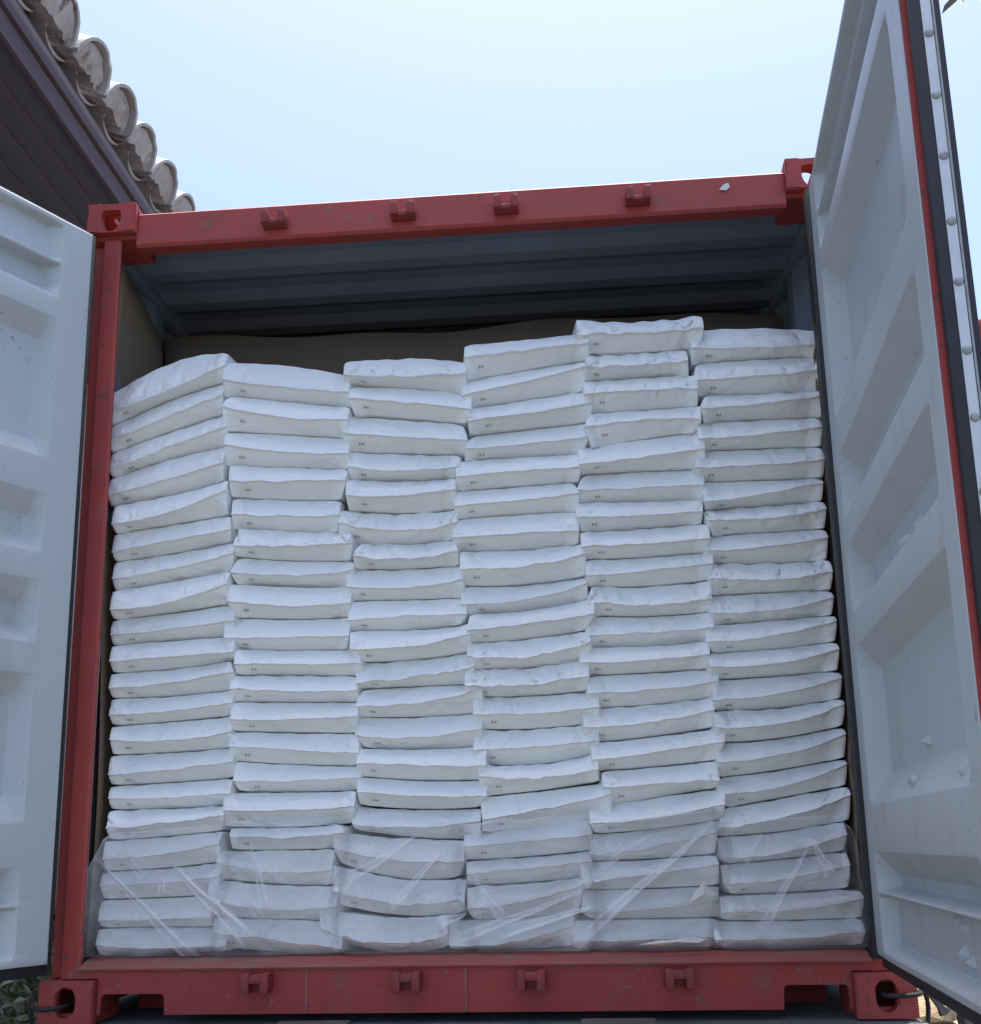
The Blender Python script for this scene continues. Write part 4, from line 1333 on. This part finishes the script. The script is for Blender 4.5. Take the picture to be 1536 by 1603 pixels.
# ---------------------------------------------------------------- foliage
def leaf_cloud(pts, size, seed, droop=0.3, ratio=0.42, fold=0.25):
    rnd = random.Random(seed)
    vs, fs, tint = [], [], []
    for (c, d) in pts:
        L_ = size * rnd.uniform(0.6, 1.25)
        d = (d + Vector((rnd.uniform(-.7, .7), rnd.uniform(-.7, .7), rnd.uniform(-.6, .5) - droop))).normalized()
        s = d.cross(Vector((rnd.uniform(-1, 1), rnd.uniform(-1, 1), 1.2))).normalized()
        n = s.cross(d)
        w = L_ * ratio
        i = len(vs)
        t = rnd.random()
        vs += [c, c + d * L_ * .35 + s * w * .5 + n * w * fold, c + d * L_ * .72 + s * w * .36 + n * w * fold * .6, c + d * L_ - n * w * .2,
               c + d * L_ * .72 - s * w * .36 + n * w * fold * .6, c + d * L_ * .35 - s * w * .5 + n * w * fold, c + d * L_ * .5]
        fs += [(i, i + 1, i + 6), (i + 1, i + 2, i + 6), (i + 2, i + 3, i + 6), (i + 3, i + 4, i + 6), (i + 4, i + 5, i + 6), (i + 5, i, i + 6)]
        tint += [t] * 7
    me = bpy.data.meshes.new('leaves')
    me.from_pydata([tuple(v) for v in vs], [], fs)
    a = me.attributes.new('tint', 'FLOAT', 'POINT')
    a.data.foreach_set('value', tint)
    return me

def shrub(x, y, h, r, n, seed, label, pale):
    rnd = random.Random(seed)
    T = thing('shrub', label, 'shrub', (x, y, GZ), 'shrubs beside the house')
    bm = bmesh.new()
    pts = []
    for k in range(9):
        a = rnd.uniform(0, 6.28)
        top = Vector((math.cos(a) * r * rnd.uniform(.3, .8), math.sin(a) * r * rnd.uniform(.3, .8), h * rnd.uniform(.55, .95)))
        mid = top * 0.5 + Vector((rnd.uniform(-.05, .05), rnd.uniform(-.05, .05), 0.05))
        tube(bm, [(math.cos(a) * 0.05, math.sin(a) * 0.05, 0), mid, top], 0.014, 6, 0.004)
    for k in range(n):
        a, z = rnd.uniform(0, 6.28), rnd.uniform(0.08, 1)
        rr = r * math.sqrt(rnd.random()) * (0.55 + 0.6 * math.sin(math.pi * min(1, z * 0.85 + 0.1)))
        rr *= 1 + 0.35 * noise.noise(Vector((a * 1.5, z * 3, seed)))
        p = Vector((math.cos(a) * rr, math.sin(a) * rr, z * h))
        pts.append((p, Vector((p.x, p.y, 0.25)).normalized()))
    smooth(obj('stem', bm, M_BARK, T), 60)
    me = leaf_cloud(pts, 0.085, seed)
    tn = me.attributes['tint'].data
    for d in tn:
        d.value = d.value * pale if d.value < 0.6 else pale * (0.7 + 0.5 * d.value)
    obj('foliage', me, M_LEAF, T)
    return T
shrub(-2.55, 2.6, 1.05, 0.42, 1500, 1, 'variegated shrub with pale leaves nearest below the left door', 0.85)
shrub(-3.10, 3.6, 1.25, 0.50, 1500, 2, 'dark green shrub behind the variegated one, against the house wall', 0.12)
shrub(-2.75, 4.7, 1.15, 0.50, 1300, 3, 'shrub farthest along the house wall beside the container', 0.4)

# tree whose leaf tips hang into the top right corner
TT = thing('tree', 'tree with narrow drooping leaves beyond the right door', 'tree', (4.6, 3.4, GZ))
bm = bmesh.new()
tube(bm, [(0, 0, 0), (0.06, 0.05, 2.2), (-0.05, 0.0, 4.4), (-0.2, -0.1, 6.2), (-0.3, -0.2, 7.6)], 0.17, 12, 0.05)
smooth(obj('trunk', bm, M_BARK, TT), 60)
rnd = random.Random(11)
pts = []
for k in range(26):
    a = rnd.uniform(0, 6.28)
    z0 = rnd.uniform(6.9, 7.8)
    ln = rnd.uniform(0.8, 1.9)
    st = Vector((-0.2, -0.1, z0))
    if k == 0:
        st = Vector((-0.2, -0.1, 6.5)); end = Vector((-1.92, -1.36, 6.27))
    elif k == 1:
        st = Vector((-0.2, -0.1, 6.6)); end = Vector((-2.06, -1.38, 6.29))
    else:
        end = st + Vector((math.cos(a) * ln, math.sin(a) * ln, rnd.uniform(0.1, 0.7)))
        if end.x < -0.9 and end.y < 0.9:
            end.z += 1.0
    md = (st + end) * 0.5 + Vector((0, 0, 0.18))
    bm = bmesh.new()
    tube(bm, [st, md, end], 0.035, 7, 0.007)
    smooth(obj('limb', bm, M_BARK, TT), 60)
    for q in range(130 if k > 1 else 34):
        t = rnd.uniform(0.25, 1.0)
        p = (st * (1 - t) + md * t) if rnd.random() < .35 else (md * (1 - t) + end * t)
        sp = 0.28 if k > 1 else 0.07
        p = p + Vector((rnd.gauss(0, sp), rnd.gauss(0, sp), rnd.gauss(0.05, sp * .8)))
        if p.z < (6.16 if k < 2 else 7.6 + max(0.0, p.y) * 0.9 + max(0.0, -p.x) * 0.3):
            continue
        pts.append((p, (end - st).normalized()))
obj('crown', leaf_cloud(pts, 0.20, 5, droop=0.9, ratio=0.26), M_DRY, TT)

# ---------------------------------------------------------------- sunlit rubble beyond the right door
RB = thing('rubble_heap', 'sunlit heap of sandy broken stone on the ground past the right corner', 'rubble', (4.2, 7.6, GZ))
rnd = random.Random(21)
def stone(seed, r):
    bm = bmesh.new()
    bmesh.ops.create_icosphere(bm, subdivisions=2, radius=1)
    for v in bm.verts:
        d = v.co.normalized()
        k = 1 + 0.35 * noise.noise(d * 1.3 + Vector((seed * 7.7, 0, 0))) + 0.14 * noise.noise(d * 3.5 + Vector((0, seed * 3.3, 0)))
        # broken faces
        v.co = d * k
        v.co.z *= 0.62
    for q in range(4):
        n_ = Vector((random.Random(seed * 9 + q).uniform(-1, 1), random.Random(seed * 9 + q + 50).uniform(-1, 1), random.Random(seed * 9 + q + 99).uniform(-.4, 1))).normalized()
        for v in bm.verts:
            dd = v.co.dot(n_) - 0.62
            if dd > 0:
                v.co -= n_ * dd * 0.9
    for v in bm.verts:
        v.co *= r
    me = bpy.data.meshes.new('stone')
    bm.to_mesh(me)
    bm.free()
    me.materials.append(M_ROCK)
    return me
stones = [stone(s, 1.0) for s in range(8)]
for k in range(110):
    x = rnd.uniform(-1.9, 2.6)
    y = rnd.uniform(-2.4, 3.4)
    r = rnd.uniform(0.10, 0.36)
    o = obj('stone', rnd.choice(stones), M_ROCK, RB, (x, y, 0.25 * r + max(0, (y + 1.2)) * 0.10 * rnd.random()))
    o.scale = (r, r * rnd.uniform(.7, 1.2), r * rnd.uniform(.6, 1.1))
    o.rotation_euler = (rnd.uniform(-.4, .4), rnd.uniform(-.4, .4), rnd.uniform(0, 6.28))
